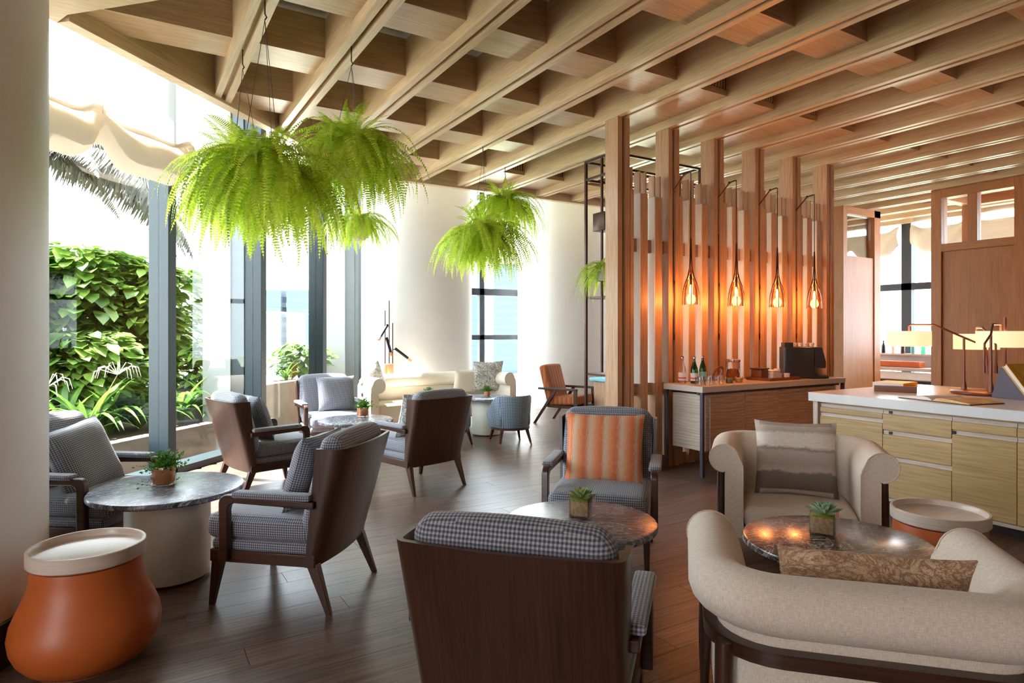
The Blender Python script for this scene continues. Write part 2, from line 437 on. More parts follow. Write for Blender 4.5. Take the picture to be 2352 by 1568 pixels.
        if caps:
            s.f.append(tuple(o + k for k in range(n - 1, -1, -1))); s.sm.append(False)
            s.f.append(tuple(o + (m - 1) * n + k for k in range(n))); s.sm.append(False)
        return s
    def mesh(s, name, mat, grain='x', fix=True):
        me = bpy.data.meshes.new(name)
        me.from_pydata(s.v, [], s.f); me.update()
        if fix:
            b = bmesh.new(); b.from_mesh(me); bmesh.ops.recalc_face_normals(b, faces=b.faces); b.to_mesh(me); b.free()
        me.polygons.foreach_set('use_smooth', s.sm)
        if fix: me.set_sharp_from_angle(angle=radians(42))
        uvl = me.uv_layers.new(name='UVMap').data
        g = 'xyz'.index(grain)
        vco = me.vertices
        for p in me.polygons:
            n = p.normal; a = (abs(n.x), abs(n.y), abs(n.z)); k = a.index(max(a))
            if k == g: u, v = [i for i in range(3) if i != k]
            else: u = g; v = [i for i in range(3) if i not in (k, g)][0]
            for li in p.loop_indices:
                co = vco[me.loops[li].vertex_index].co; uvl[li].uv = (co[u], co[v])
        if mat is not None: me.materials.append(mat if not isinstance(mat, str) else M[mat])
        return me

def link(o, parent=None):
    COL.objects.link(o)
    if parent is not None: o.parent = parent
    return o
def tag(o, label, cat=None, group=None, kind=None):
    o['label'] = label
    if cat: o['category'] = cat
    if group: o['group'] = group
    if kind: o['kind'] = kind
    return o
def obj(name, mb, mat, parent=None, loc=(0, 0, 0), rz=0.0, grain='x', bevel=0.0, fix=True, rot=None):
    me = mb.mesh(name, mat, grain, fix) if isinstance(mb, MB) else mb
    o = bpy.data.objects.new(name, me); link(o, parent)
    o.location = loc; o.rotation_euler = rot if rot is not None else (0, 0, rz)
    if bevel:
        bv = o.modifiers.new('edge', 'BEVEL'); bv.width = bevel; bv.segments = 2; bv.limit_method = 'ANGLE'; bv.angle_limit = radians(40)
    return o
def thing(name, label, cat, loc=(0, 0, 0), rz=0.0, group=None, kind=None):
    o = bpy.data.objects.new(name, None); link(o); o.location = loc; o.rotation_euler = (0, 0, rz); o.empty_display_size = 0.1
    return tag(o, label, cat, group, kind)
def copy_tree(o, parent=None):
    c = o.copy(); COL.objects.link(c); c.parent = parent
    for ch in list(o.children): copy_tree(ch, c)
    return c
def dup(root, label, loc, rz, group=None):
    c = copy_tree(root); c['label'] = label; c.location = loc; c.rotation_euler = (0, 0, rz)
    if group: c['group'] = group
    return c
def clip(poly, a, b, c):   # keep a*x + b*y + c >= 0
    out = []
    for i in range(len(poly)):
        p, q = poly[i], poly[(i + 1) % len(poly)]
        dp = a * p[0] + b * p[1] + c; dq = a * q[0] + b * q[1] + c
        if dp >= 0: out.append(p)
        if (dp >= 0) != (dq >= 0):
            t = dp / (dp - dq); out.append((p[0] + (q[0] - p[0]) * t, p[1] + (q[1] - p[1]) * t))
    return out
def arc(cx, cy, r, a0, a1, n=8):
    return [(cx + r * cos(radians(a0 + (a1 - a0) * i / n)), cy + r * sin(radians(a0 + (a1 - a0) * i / n))) for i in range(n + 1)]

# ------------------------------------------------------------------ the setting
ZB = 3.75                                   # underside of the ceiling beams
FO = Vector((0.461, 7.541)); FU = Vector((0.695, 0.719)); FN = Vector((0.719, -0.695))   # glass facade: origin, along, inward
def fp(s, n): p = FO + FU * s + FN * n; return (p.x, p.y)
def fac_y(x): return 6.09 + 1.035 * x       # line of the ceiling edge board
def fac_x_at(y): return (y - 7.06) / 1.035
FROT = math.atan2(FU.y, FU.x)

# floor: sub-floor slab with one object per plank
room_poly = [fp(-13, -0.25), fp(4.9, -0.25), (4.3, 11.7), (14.2, 11.7), (14.2, -4.2), fp(-13, -0.25)][:-1]
floor = obj('floor', MB().prism([(-9, -4.2), (14.2, -4.2), (14.2, 12.0), (4.0, 12.0)] + [fp(4.9, -0.25), fp(-13, -0.25)], -0.12, -0.012), 'floor_wood')
tag(floor, 'dark grey-brown oak plank floor of the lounge', 'floor', None, 'structure')
PW, PL = 0.178, 2.1
plank_me = MB().bb(0.0015, PL - 0.0015, 0.001, PW - 0.001, -0.013, 0.0).mesh('plank', 'floor_wood', 'x')
def in_view(x, y):
    r = x * cos(YAW) - y * sin(YAW); d = x * sin(YAW) + y * cos(YAW)
    return d > 0.9 and abs(r) < d * 0.84 + 0.5
planks = []; rest = MB()
row = 0; y = 0.2
while y < 11.4:
    xs = max(fac_x_at(y) + 0.12, -4.0) if y > 3.0 else -4.0
    x = -4.0 - (row * 0.77) % PL
    while x < 12.0:
        a, b = max(x, xs), min(x + PL, 12.0)
        if b - a > 0.15 and (in_view(a, y) or in_view(b, y) or in_view((a + b) / 2, y)):
            d = ((a + b) / 2) * sin(YAW) + y * cos(YAW)
            planks.append((d, a, b, x, y))
        x += PL
    y += PW; row += 1
planks.sort()
for i, (d, a, b, x, y) in enumerate(planks):
    if i < 298:
        if a == x and b == x + PL: obj('plank', plank_me, None, floor, (x, y, 0))
        else: obj('plank', MB().bb(0.0015, b - a - 0.0015, 0.001, PW - 0.001, -0.013, 0.0), 'floor_wood', floor, (a, y, 0))
    else: rest.bb(a + 0.0015, b - 0.0015, y + 0.001, y + PW - 0.001, -0.013, 0.0)
if rest.v:
    o = obj('far_planks', rest, 'floor_wood', floor); o['kind'] = 'stuff'
o = obj('side_planks', MB().bb(-9, 14.2, -4.2, 0.199, -0.013, 0.0).bb(12.0, 14.2, 0.2, 11.6, -0.013, 0.0), 'floor_wood', floor); o['kind'] = 'stuff'

# ceiling: slab, double-flange beams, cross boards
CORN = (-0.40, 5.50)                        # where the edge boards meet beside the round column
ceil_poly = [(14.2, -4.2), (14.2, 9.0), (2.78, 9.0), CORN, (8.9, -4.2)]
ceiling = obj('ceiling', MB().prism([(-6, -4.2), (14.2, -4.2), (14.2, 9.02), (2.78, 9.02), (-0.42, 5.6), (-6, 0.0)], ZB + 0.62, ZB + 0.74), 'ceil_top')
tag(ceiling, 'coffered light oak ceiling of double beams and cross boards', 'ceiling', None, 'structure')
BX = [0.815 + 0.7333 * k for k in range(-1, 19)]    # BX[0] is left of the first full beam
HW = 0.083
def beam_sec(): return [(-HW, 0), (-0.021, 0), (-0.021, 0.05), (0.021, 0.05), (0.021, 0), (HW, 0), (HW, 0.42), (-HW, 0.42)]
def se_y(x): return 5.50 - 1.035 * (x + 0.40)       # edge board running back past the column
for k, bxk in enumerate(BX[1:]):
    y1 = min(8.86, fac_y(bxk) - 0.10)
    y0 = max(-4.0, se_y(bxk) if bxk < 1.2 else -4.0)
    m = MB(); sec = beam_sec(); n = len(sec)
    vs = [(bxk + a, y0, ZB + z) for a, z in sec] + [(bxk + a, y1, ZB + z) for a, z in sec]
    fs = [(0, 1, 2, 7), (2, 3, 6, 7), (3, 4, 5, 6)]
    fs = fs + [tuple(n + i for i in f) for f in fs] + [(i, (i + 1) % n, n + (i + 1) % n, n + i) for i in range(n)]
    obj('beam', m.add(vs, fs), 'ceil_wood', ceiling, grain='y')
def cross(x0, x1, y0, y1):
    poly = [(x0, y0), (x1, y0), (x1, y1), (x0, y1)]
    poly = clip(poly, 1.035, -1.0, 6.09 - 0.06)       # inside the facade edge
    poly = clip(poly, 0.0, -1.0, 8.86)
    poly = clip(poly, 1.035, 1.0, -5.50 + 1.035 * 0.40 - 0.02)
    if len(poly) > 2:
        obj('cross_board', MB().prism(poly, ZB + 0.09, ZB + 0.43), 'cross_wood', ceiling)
grille_me = None
for k in range(len(BX) - 1):
    x0, x1 = BX[k] + HW, BX[k + 1] - HW
    if k == 0: x0 = -1.2
    if k - 1 < 5:
        for i in range(-6, 5):
            yy = 4.27 + 1.222 * i
            if yy > -3.5: cross(x0, x1, yy, yy + 0.42)
    else:
        for a, b in ((-3.2, -2.78), (-1.98, -1.56), (-0.76, -0.34), (0.46, 0.88), (1.68, 2.10), (2.90, 3.31), (4.30, 6.03), (8.07, 8.8)):
            cross(x0, x1, a, b)
        for yy in (4.30, 8.07):
            if k - 1 > 9 or (yy > 8 and k - 1 > 8): continue
            g = MB(); w_ = x1 - x0
            g.bb(0.03, w_ - 0.03, -0.006, 0, 0.12, 0.36)
            o = obj('grille_back', g, 'dark_void', ceiling, (x0, yy, ZB + 0.03))
            g = MB()
            for q in range(12):
                xx = 0.05 + (w_ - 0.10) * (q + 0.5) / 12; g.bb(xx - 0.010, xx + 0.010, -0.02, -0.006, 0.12, 0.36)
            obj('vent_grille', g, 'cross_wood', ceiling, (x0, yy, ZB + 0.03), grain='z')
# edge boards (fascia) of the coffered field
def edge_board(name, p, q, w_, label, z1=0.5):
    d = (Vector(q) - Vector(p)).normalized(); nrm = Vector((d.y, -d.x))
    poly = [p, q, (q[0] + nrm.x * w_, q[1] + nrm.y * w_), (p[0] + nrm.x * w_, p[1] + nrm.y * w_)]
    o = obj(name, MB().prism(poly, ZB - 0.03, ZB + z1), 'ceil_wood', grain='x')
    return tag(o, label, 'ceiling trim', None, 'structure')
edge_board('trim_1', (-0.42, 5.62), (2.76, 8.92), 0.11, 'light oak edge board along the glass facade at the ceiling', 1.25)
edge_board('trim_2', (2.70, 8.96), (14.2, 8.96), 0.10, 'light oak edge board above the round white columns', 1.25)
sf = obj('trim_3', MB().prism([(-0.42, 5.62), (-0.30, 5.46), (3.0, 2.05), (1.0, -2.0), (-4.6, 1.2)], ZB - 0.03, ZB + 0.4), 'ceil_wood', grain='x')
tag(sf, 'flat light oak soffit around the nearest round column', 'ceiling trim', None, 'structure')
sf.data = MB().prism([(-0.42, 5.62), (-0.345, 5.44), (0.35, 4.72), (0.10, 4.35), (-3.2, 1.0), (-6.0, 0.0)], ZB - 0.03, ZB + 0.4).mesh('soffit', 'ceil_wood', 'x')
roof = obj('ceiling_upper', MB().prism([fp(-13, -0.5), fp(5.2, -0.5), (14.3, 12.1), (14.3, 8.9), (2.7, 8.9), (-0.42, 5.6), (-6, -0.2)], 5.0, 5.15), 'ceil_top')
tag(roof, 'plain upper ceiling over the gap by the windows', 'ceiling', None, 'structure')

# window_1: the glass facade with fins
fac = thing('window_1', 'tall glass facade with blue grey mullions facing the garden', 'window', (0, 0, 0), 0, None, 'structure')
S_MULL = [-4.77, -3.18, -1.59, 0.0, 1.586, 3.132, 4.67]
for i, s0 in enumerate(S_MULL):
    b = MB().prism([fp(s0 - 0.11, 0), fp(s0, 0), fp(s0, -0.243), fp(s0 - 0.11, -0.243)], 0, 5.0)
    obj('mullion', b, 'mullion', fac, grain='z', bevel=0.004)
    if i in (4, 6):
        obj('fin_frame', MB().prism([fp(s0 - 0.13, -0.245), fp(s0 - 0.02, -0.245), fp(s0 - 0.02, -0.42), fp(s0 - 0.13, -0.42)], 0, 5.0), 'mullion', fac, grain='z')
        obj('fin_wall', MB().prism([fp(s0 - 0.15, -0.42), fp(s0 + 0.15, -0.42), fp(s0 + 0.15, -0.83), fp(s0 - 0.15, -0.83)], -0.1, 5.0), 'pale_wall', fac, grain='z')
    if i + 1 < len(S_MULL):
        s1 = S_MULL[i + 1] - 0.11
        obj('pane', MB().prism([fp(s0, -0.115), fp(s1, -0.115), fp(s1, -0.125), fp(s0, -0.125)], 0.07, 4.99), 'pane', fac)
        obj('sill', MB().prism([fp(s0, 0.02), fp(s1, 0.02), fp(s1, -0.25), fp(s0, -0.25)], 0.0, 0.07), 'mullion', fac)

# round columns
def column(cx, cy, label, skirt):
    c = obj('column', MB().lathe([(1.0, 0), (1.0, 5.0)], 96), 'plaster', None, (cx, cy, 0))
    tag(c, label, 'column', None, 'structure')
    obj('baseboard', MB().lathe([(1.0, 0.0), (1.012, 0.0), (1.012, 0.20), (1.0, 0.205)], 96), skirt, c)
    return c
column(-1.34, 4.08, 'nearest round white column beside the terracotta stool', 'skirt_dark')
column(4.53, 10.78, 'round white column behind the cream sofa and floor lamp', 'skirting')
column(7.895, 10.82, 'round white column behind the rust striped armchair', 'skirting')

# window_2: tall window between the two far columns
win = thing('window_2', 'dark framed window between the two far round columns', 'window', (0, 0, 0), 0, None, 'structure')
for x0, x1, z0, z1 in ((6.25, 6.36, 0, 5), (5.2, 7.6, 2.24, 2.38), (5.2, 7.6, 1.32, 1.42), (5.2, 7.6, 0, 0.1)):
    obj('mullion', MB().bb(x0, x1, 11.55, 11.67, z0, z1), 'mullion_dark', win, bevel=0.003)
for x0, x1 in ((5.2, 6.25), (6.36, 7.6)):
    for z0, z1 in ((0.1, 1.32), (1.42, 2.24), (2.38, 4.98)): obj('pane', MB().bb(x0, x1, 11.60, 11.61, z0, z1), 'pane', win)
wr = obj('wall_back', MB().bb(8.6, 14.2, 11.6, 11.75, 0, 0.3).bb(8.6, 14.2, 11.6, 11.75, 4.2, 5.0).bb(8.6, 9.0, 11.6, 11.75, 0.3, 4.2).bb(10.6, 10.9, 11.6, 11.75, 0.3, 4.2).bb(12.6, 14.2, 11.6, 11.75, 0.3, 4.2), 'plaster_wall')
tag(wr, 'pale wall with tall openings behind the slatted screen', 'wall', None, 'structure')
win3 = thing('window_3', 'tall far windows glimpsed through the slatted screen', 'window', (0, 0, 0), 0, None, 'structure')
for x0, x1 in ((9.0, 10.6), (10.9, 12.6)):
    obj('pane', MB().bb(x0, x1, 11.66, 11.67, 0.3, 4.2), 'pane', win3)
    for z in (0.3, 1.4, 2.4, 4.14): obj('mullion', MB().bb(x0, x1, 11.62, 11.70, z, z + 0.06), 'mullion_dark', win3)

# window_4: windows beyond the wood portals on the far right
win4 = thing('window_4', 'tall dark framed window beyond the wooden portals', 'window', (0, 0, 0), 0, None, 'structure')
for y0, y1, z0, z1 in ((7.0, 7.2, 0, 5), (9.3, 9.45, 0, 5), (4.6, 4.8, 0, 5), (2.4, 2.55, 0, 5), (0.2, 0.35, 0, 5), (-4, 11.6, 2.36, 2.50), (-4, 11.6, 0, 0.1)):
    obj('mullion', MB().bb(14.0, 14.14, y0, y1, z0, z1), 'mullion_dark', win4)
for y0, y1 in ((-4, 0.2), (0.35, 2.4), (2.55, 4.6), (4.8, 7.0), (7.2, 9.3), (9.45, 11.6)):
    for z0, z1 in ((0.1, 2.36), (2.5, 4.98)): obj('pane', MB().bb(14.07, 14.08, y0, y1, z0, z1), 'pane', win4)
wl = obj('wall_left', MB().prism([fp(-4.88, 0.0), fp(-14.5, 0.0), fp(-14.5, -0.3), fp(-4.88, -0.3)], 0, 5.0), 'portal_wood', grain='z')  # unseen wall, made solid and dark wood to cut light reaching the column
tag(wl, 'unseen wood panelled wall continuing the facade line behind the nearest column', 'wall', None, 'structure')
wb = obj('wall_rear', MB().bb(-8, 14.2, -4.3, -4.2, 0, 5), 'side_pale', grain='z')
tag(wb, 'pale wood panelled wall closing the lounge behind the viewer', 'wall', None, 'structure')

# wooden portals right of the screen
def portal(name, label, parts):
    p = thing(name, label, 'wall', (0, 0, 0), 0, None, 'structure')
    for nm, b, g, mt in parts: obj(nm, MB().bb(*b), mt, p, grain=g, bevel=0.003)
    return p
PWD = 'portal_wood'
portal('wall_portal', 'wood panelled portal with two open windows behind the lamp counter', [
    ('post', (11.08, 11.28, 5.09, 5.24, 0, ZB), 'z', PWD), ('post', (11.08, 11.28, 3.98, 4.12, 0, ZB), 'z', PWD),
    ('mid_post', (11.10, 11.24, 4.60, 4.73, 2.88, 3.61), 'z', PWD), ('top_rail', (11.08, 11.28, 4.12, 5.09, 3.61, ZB), 'y', PWD),
    ('mid_rail', (11.08, 11.28, 4.12, 5.09, 2.76, 2.88), 'y', PWD), ('panel', (11.12, 11.22, 4.12, 5.09, 0.16, 2.76), 'z', PWD),
    ('bottom_rail', (11.08, 11.28, 4.12, 5.09, 0, 0.16), 'y', PWD),
    ('pane', (11.17, 11.18, 4.73, 5.09, 2.88, 3.61), 'y', 'clear'), ('pane', (11.17, 11.18, 4.12, 4.60, 2.88, 3.61), 'y', 'clear'),
    ('panel', (11.10, 11.24, -4.2, 3.98, 0, ZB), 'z', PWD), ('back_rail', (12.1, 12.25, 3.98, 5.24, 3.61, ZB), 'y', PWD),  # long panel runs on unseen, extended to block light from the right windows
    ('back_post', (12.1, 12.25, 5.10, 5.24, 0, ZB), 'z', PWD), ('side_rail', (11.28, 12.1, 5.10, 5.24, 3.61, ZB), 'x', PWD)])
portal('wall_portal', 'wood panelled portal with one open window next to the slatted screen', [
    ('side_panel', (10.98, 11.10, 6.64, 9.0, 0, ZB), 'z', PWD),
    ('panel', (11.10, 12.18, 6.66, 6.78, 0, 2.86), 'z', 'portal_wood'), ('top_rail', (11.10, 12.18, 6.64, 6.80, 3.62, ZB), 'x', PWD),
    ('post', (11.98, 12.18, 6.64, 6.80, 0, ZB), 'z', PWD), ('back_rail', (11.10, 12.18, 7.5, 7.62, 3.62, ZB), 'x', PWD),
    ('pane', (11.10, 11.98, 6.715, 6.725, 2.86, 3.62), 'x', 'clear')])

# slatted screen: grooved posts, battens, rails
scr = thing('slatted_screen', 'tall oak screen of grooved posts and battens behind the sideboard', 'screen')
POSTX = [4.494 + 0.7333 * k for k in range(6)]
for px in POSTX:
    b = MB().bb(px - HW, px - 0.021, 5.118, 5.32, 0, ZB).bb(px + 0.021, px + HW, 5.118, 5.32, 0, ZB).bb(px - 0.021, px + 0.021, 5.165, 5.32, 0, ZB)
    obj('post', b, 'post_wood', scr, grain='z')
for px in POSTX[:5]:
    for dx, ww, top in ((0.135, 0.055, 3.02), (0.312, 0.10, 2.99), (0.525, 0.10, 2.97)):
        obj('batten', MB().bb(px + dx - ww / 2, px + dx + ww / 2, 5.14, 5.27, 0, top), 'post_wood', scr, grain='z', bevel=0.002)
        if dx > 0.2: obj('pale_strip', MB().bb(px + dx - ww / 2 - 0.014, px + dx - ww / 2 - 0.0005, 5.142, 5.268, 0.93, top), 'pale_strip', scr, grain='z')  # separate whitish strip along the left side of the wider battens
        for sx in (-1, 1):
            if dx < 0.2 and sx < 0: continue
            xx = px + dx + sx * (ww / 2 - 0.008)
            obj('fin', MB().bb(xx - 0.008, xx + 0.008, 5.16, 5.25, top - 0.001, top + 0.24), 'post_wood', scr, grain='z')
    for z0, z1 in ((2.36, 2.50), (0.80, 0.93), (0.0, 0.12)):
        obj('rail', MB().bb(px + HW, px + 0.7333 - HW, 5.19, 5.24, z0, z1), 'post_wood', scr, grain='x')

# ------------------------------------------------------------------ lounge chair with a walnut shell back
def shell_mesh():
    # plan curve from one wing round the back to the other wing, lofted up the reclined back
    zs = [0.245, 0.40, 0.56, 0.72, 0.88]; rings = []
    for z in zs:
        t = (z - 0.245); yb = -0.300 - t * 0.27; yw = -0.245 - t * 0.115; hw = 0.325 + t * 0.035
        out = [(-hw, yw), (-hw, (yw + yb) / 2 + 0.01)] + [(-hw + 0.05 - 0.05 * cos(a), yb + 0.045 - 0.05 * sin(a)) for a in (0.35, 0.8, 1.25)]
        out += [(-hw * 0.62, yb - 0.016), (-hw * 0.3, yb - 0.026), (0, yb - 0.030)]
        full = out + [(-x, y) for x, y in reversed(out[:-1])]
        th = 0.020; inn = []
        for i, p in enumerate(full):
            a = Vector(full[max(0, i - 1)]); b = Vector(full[min(len(full) - 1, i + 1)]); d = (b - a).normalized()
            n = Vector((-d.y, d.x)); inn.append((p[0] + n.x * th, p[1] + n.y * th))
        rings.append([(x, y, z) for x, y in full] + [(x, y, z) for x, y in reversed(inn)])
    m = MB(); n = len(rings[0]); vs = [p for r in rings for p in r]; fs = []
    for i in range(len(rings) - 1):
        for k in range(n): fs.append((i * n + k, i * n + (k + 1) % n, (i + 1) * n + (k + 1) % n, (i + 1) * n + k))
    h = n // 2
    for base in (0, (len(rings) - 1) * n):
        for k in range(h - 1): fs.append((base + k, base + k + 1, base + n - 2 - k, base + n - 1 - k))
    return m.add(vs, fs, True)

def make_lounge_chair(label, group):
    t = thing('lounge_chair', label, 'armchair', (0, 0, 0), 0, group)
    sh = obj('back_shell', shell_mesh(), 'shell_wood', t, grain='z')
    es = sh.modifiers.new('split', 'EDGE_SPLIT'); es.split_angle = radians(50)
    f = MB().bb(-0.325, -0.28, -0.30, 0.315, 0.245, 0.31).bb(0.28, 0.325, -0.30, 0.315, 0.245, 0.31).bb(-0.28, 0.28, 0.27, 0.315, 0.245, 0.31).bb(-0.28, 0.28, -0.30, -0.26, 0.245, 0.31)
    obj('seat_frame', f, 'walnut', t, grain='y', bevel=0.004)
    obj('seat_deck', MB().rbox((0, 0.015, 0.335), (0.625, 0.60, 0.06), 0.02, 3), 'hound', t)
    obj('seat_cushion', MB().rbox((0, 0.05, 0.425), (0.61, 0.62, 0.135), 0.045, 5, None, 0.02), 'hound', t)
    T = Matrix.Translation((0, -0.315, 0.665)) @ Matrix.Rotation(radians(-15), 4, 'X').inverted()
    obj('back_cushion', MB().rbox((0, 0, 0), (0.615, 0.135, 0.56), 0.062, 6, T, 0.02), 'hound', t)
    for s in (-1, 1):
        ym = 0.30
        a = [(0.235, 0.262)] + [(0.235 - 0.045 * (1 - cos(q)), 0.575 + 0.045 * sin(q)) for q in (0, 0.4, 0.8, 1.2, 1.57)] + [(-0.315, 0.605), (-0.315, 0.565)]
        a += [(0.150, 0.578), (0.175, 0.562), (0.182, 0.535), (0.185, 0.262)]
        obj('arm_frame', MB().prism_x(a, s * 0.345 - 0.022, s * 0.345 + 0.022), 'walnut', t, grain='y', bevel=0.006)
        obj('arm_pad', MB().rbox((s * 0.345, -0.075, 0.625), (0.078, 0.45, 0.034), 0.014, 3), 'hound', t)
        obj('leg', MB().leg((s * 0.30, 0.275, 0.25), (s * 0.305, 0.315, 0), (0.045, 0.065), (0.026, 0.030)), 'walnut', t, grain='z', bevel=0.004)
        obj('leg', MB().leg((s * 0.29, -0.275, 0.26), (s * 0.305, -0.375, 0), (0.045, 0.065), (0.026, 0.030)), 'walnut', t, grain='z', bevel=0.004)
    return t

CH = [('lounge_A', (0.847, 3.859), 0.843, 'houndstooth walnut lounge chair seen side-on beside the oval marble table'),
      ('B', (2.441, 5.829), 0.259, 'walnut-backed lounge chair turned away, in the middle of the room'),
      ('C', (1.167, 6.362), -1.339, 'houndstooth walnut lounge chair with sunlit back, beside the glass facade'),
      ('D', (2.722, 3.312), 2.345, 'houndstooth lounge chair holding the orange striped pillow'),
      ('E', (-0.166, 4.981), -2.241, 'houndstooth lounge chair half hidden by the nearest round column'),
      ('F', (2.174, 7.88), 3.127, 'houndstooth lounge chair facing the viewer left of the cream sofa'),
      ('G', (1.258, 1.86), -0.837, 'large walnut-backed lounge chair in front, seen from directly behind')]
base_chair = None
for i, (k, p, rz, lab) in enumerate(CH):
    if base_chair is None:
        base_chair = make_lounge_chair(lab, 'houndstooth lounge chairs'); base_chair.location = (p[0], p[1], 0); base_chair.rotation_euler = (0, 0, rz)
    else: dup(base_chair, lab, (p[0], p[1], 0), rz)

# ------------------------------------------------------------------ throw pillows
def pillow_mb(w_=0.48, h=0.48, th=0.15, n=16):
    m = MB(); vs = []; fs = []
    for side in (1, -1):
        for i in range(n + 1):
            for j in range(n + 1):
                u, v = -1 + 2 * i / n, -1 + 2 * j / n
                pinch = 0.07
                x = u * w_ / 2 * (1 - pinch * (1 - v * v) * abs(u) ** 2 * 0.9); y = v * h / 2 * (1 - pinch * (1 - u * u) * abs(v) ** 2 * 0.9)
                t = max(0.0, (1 - u ** 4) * (1 - v ** 4)) ** 0.55
                wr = 0.004 * sin(9 * u + 5 * v) * (abs(u * v)) 
                vs.append((x, side * (t * th / 2 + wr), y))
    o = (n + 1) ** 2
    for sdi, off in ((0, 0), (1, o)):
        for i in range(n):
            for j in range(n):
                q = (off + i * (n + 1) + j, off + (i + 1) * (n + 1) + j, off + (i + 1) * (n + 1) + j + 1, off + i * (n + 1) + j + 1)
                fs.append(q if sdi else tuple(reversed(q)))
    ring = [i * (n + 1) for i in range(n + 1)] + [n * (n + 1) + j for j in range(1, n + 1)] + [i * (n + 1) + n for i in range(n - 1, -1, -1)] + [j for j in range(n - 1, 0, -1)]
    for a in range(len(ring)):
        b = (a + 1) % len(ring); fs.append((ring[a], ring[b], ring[b] + o, ring[a] + o))
    return m.add(vs, fs, True)
def pillow(mat, label, seat, rz, off, tilt, size=(0.48, 0.48, 0.15), lean=0.0, group='throw pillows'):
    # seat: chair x, y; off: (right, forward, z of the centre) in the chair's frame; tilt: lean back in degrees
    x = seat[0] + off[0] * cos(rz) - off[1] * sin(rz); y = seat[1] + off[0] * sin(rz) + off[1] * cos(rz)
    o = obj('throw_pillow', pillow_mb(*size), mat)
    o.matrix_world = Matrix.Translation((x, y, off[2])) @ Matrix.Rotation(rz, 4, 'Z') @ Matrix.Rotation(radians(tilt), 4, 'X') @ Matrix.Rotation(radians(lean), 4, 'Y')
    return tag(o, label, 'pillow', group)
cp = {k: (p, rz) for k, p, rz, _ in CH}
pillow('hound', 'houndstooth pillow on the side-on lounge chair by the oval marble table', *cp['lounge_A'], (0.0, -0.12, 0.70), 17, (0.46, 0.44, 0.15))
pillow('hound', 'houndstooth pillow on the sunlit chair beside the glass facade', *cp['C'], (0.0, -0.12, 0.70), 19, (0.46, 0.44, 0.15))
pillow('hound', 'houndstooth pillow on the chair half hidden by the nearest column', *cp['E'], (0.03, -0.06, 0.675), 22, (0.50, 0.48, 0.16), 8)
pillow('hound', 'houndstooth pillow on the chair left of the cream sofa', *cp['F'], (-0.10, -0.11, 0.71), 17, (0.48, 0.46, 0.15))
pillow('inkprint', 'pale patterned pillow on the turned-away chair in the middle', *cp['B'], (-0.05, -0.11, 0.70), 18, (0.46, 0.44, 0.14))
pillow('orange_stripe', 'orange striped pillow on a houndstooth lounge chair', *cp['D'], (0.0, -0.10, 0.69), 17, (0.54, 0.50, 0.16))

# ------------------------------------------------------------------ rolled beige armchairs
def roll_sec(h=0.745, zb=0.13, ri=0.092):
    zc = h - ri; c = 0.035
    s = [(-0.085, zb), (-0.085, zc - 0.10), (-0.080, zc - 0.02)]
    for a in range(170, -101, -18): s.append((c + (ri + 0.012 * 0) * cos(radians(a)), zc + ri * sin(radians(a))))
    s += [(0.030, zc - ri - 0.005), (0.030, zb)]
    return s
def u_path(hw, yf, yb, r):
    return [(-hw, yf), (-hw, yf - 0.12), (-hw, (yf + yb) / 2), (-hw, yb + r + 0.01)] + arc(-hw + r, yb + r, r, 180, 270, 7) + [(-0.12, yb), (0.12, yb)] + arc(hw - r, yb + r, r, 270, 360, 7) + [(hw, yb + r + 0.01), (hw, (yf + yb) / 2), (hw, yf - 0.12), (hw, yf)]
def make_roll_chair(label, group):
    t = thing('roll_armchair', label, 'armchair', (0, 0, 0), 0, group)
    path = u_path(0.43, 0.33, -0.32, 0.16)
    sh = obj('upholstered_shell', MB().sweep(roll_sec(), path), 'beige', t)
    es = sh.modifiers.new('split', 'EDGE_SPLIT'); es.split_angle = radians(55)
    for s in (-1, 1):
        # piped scroll face at the front of each arm
        zc = 0.653
        pts = [(s * (0.43 + 0.035 + 0.093 * cos(radians(a))), 0.331, zc + 0.093 * sin(radians(a))) for a in range(180, -91, -15)]
        pts = [(s * (0.43 - 0.085), 0.331, 0.14), (s * (0.43 - 0.085), 0.331, zc - 0.05)] + pts[1:]
        obj('piping', MB().tube(pts, 0.004, 5), 'beige', t)
    obj('seat_cushion', MB().rbox((0, 0.02, 0.265), (0.68, 0.62, 0.15), 0.05, 5, None, 0.02), 'beige', t)
    obj('seat_base', MB().rbox((0, 0.02, 0.155), (0.70, 0.60, 0.08), 0.02, 3), 'beige', t)
    rail = [(0.032, 0.475), (0.075, 0.475), (0.075, 0.52), (0.032, 0.52)]
    obj('frame_rail', MB().sweep(rail, path[2:-2], False), 'walnut', t)
    for s in (-1, 1):
        obj('leg', MB().tube([(s * 0.485, 0.27, 0.55), (s * 0.487, 0.275, 0.25), (s * 0.490, 0.28, 0.0)], [0.024, 0.026, 0.015], 12), 'walnut', t, grain='z')
        obj('leg', MB().tube([(s * 0.445, -0.33, 0.515), (s * 0.45, -0.335, 0.25), (s * 0.46, -0.35, 0.0)], [0.030, 0.028, 0.016], 12), 'walnut', t, grain='z')
    return t
def face_rot(F): return atan2(-F[0], F[1])
rc = make_roll_chair('beige rolled armchair facing the viewer, in front of the oak drawer counter', 'beige rolled armchairs')
Hp, Hr = (3.965, 2.735), face_rot((-0.78, -0.62)); Ip, Ir = (2.18, 1.285), face_rot((0.726, 0.688))
rc.location = (Hp[0], Hp[1], 0); rc.rotation_euler = (0, 0, Hr)
dup(rc, 'beige rolled armchair in front, seen from behind with its dark wood frame', (Ip[0], Ip[1], 0), Ir)
pillow('landscape', 'grey landscape print pillow on the beige armchair facing the viewer', Hp, Hr, (0.0, -0.09, 0.605), 14, (0.54, 0.52, 0.15))
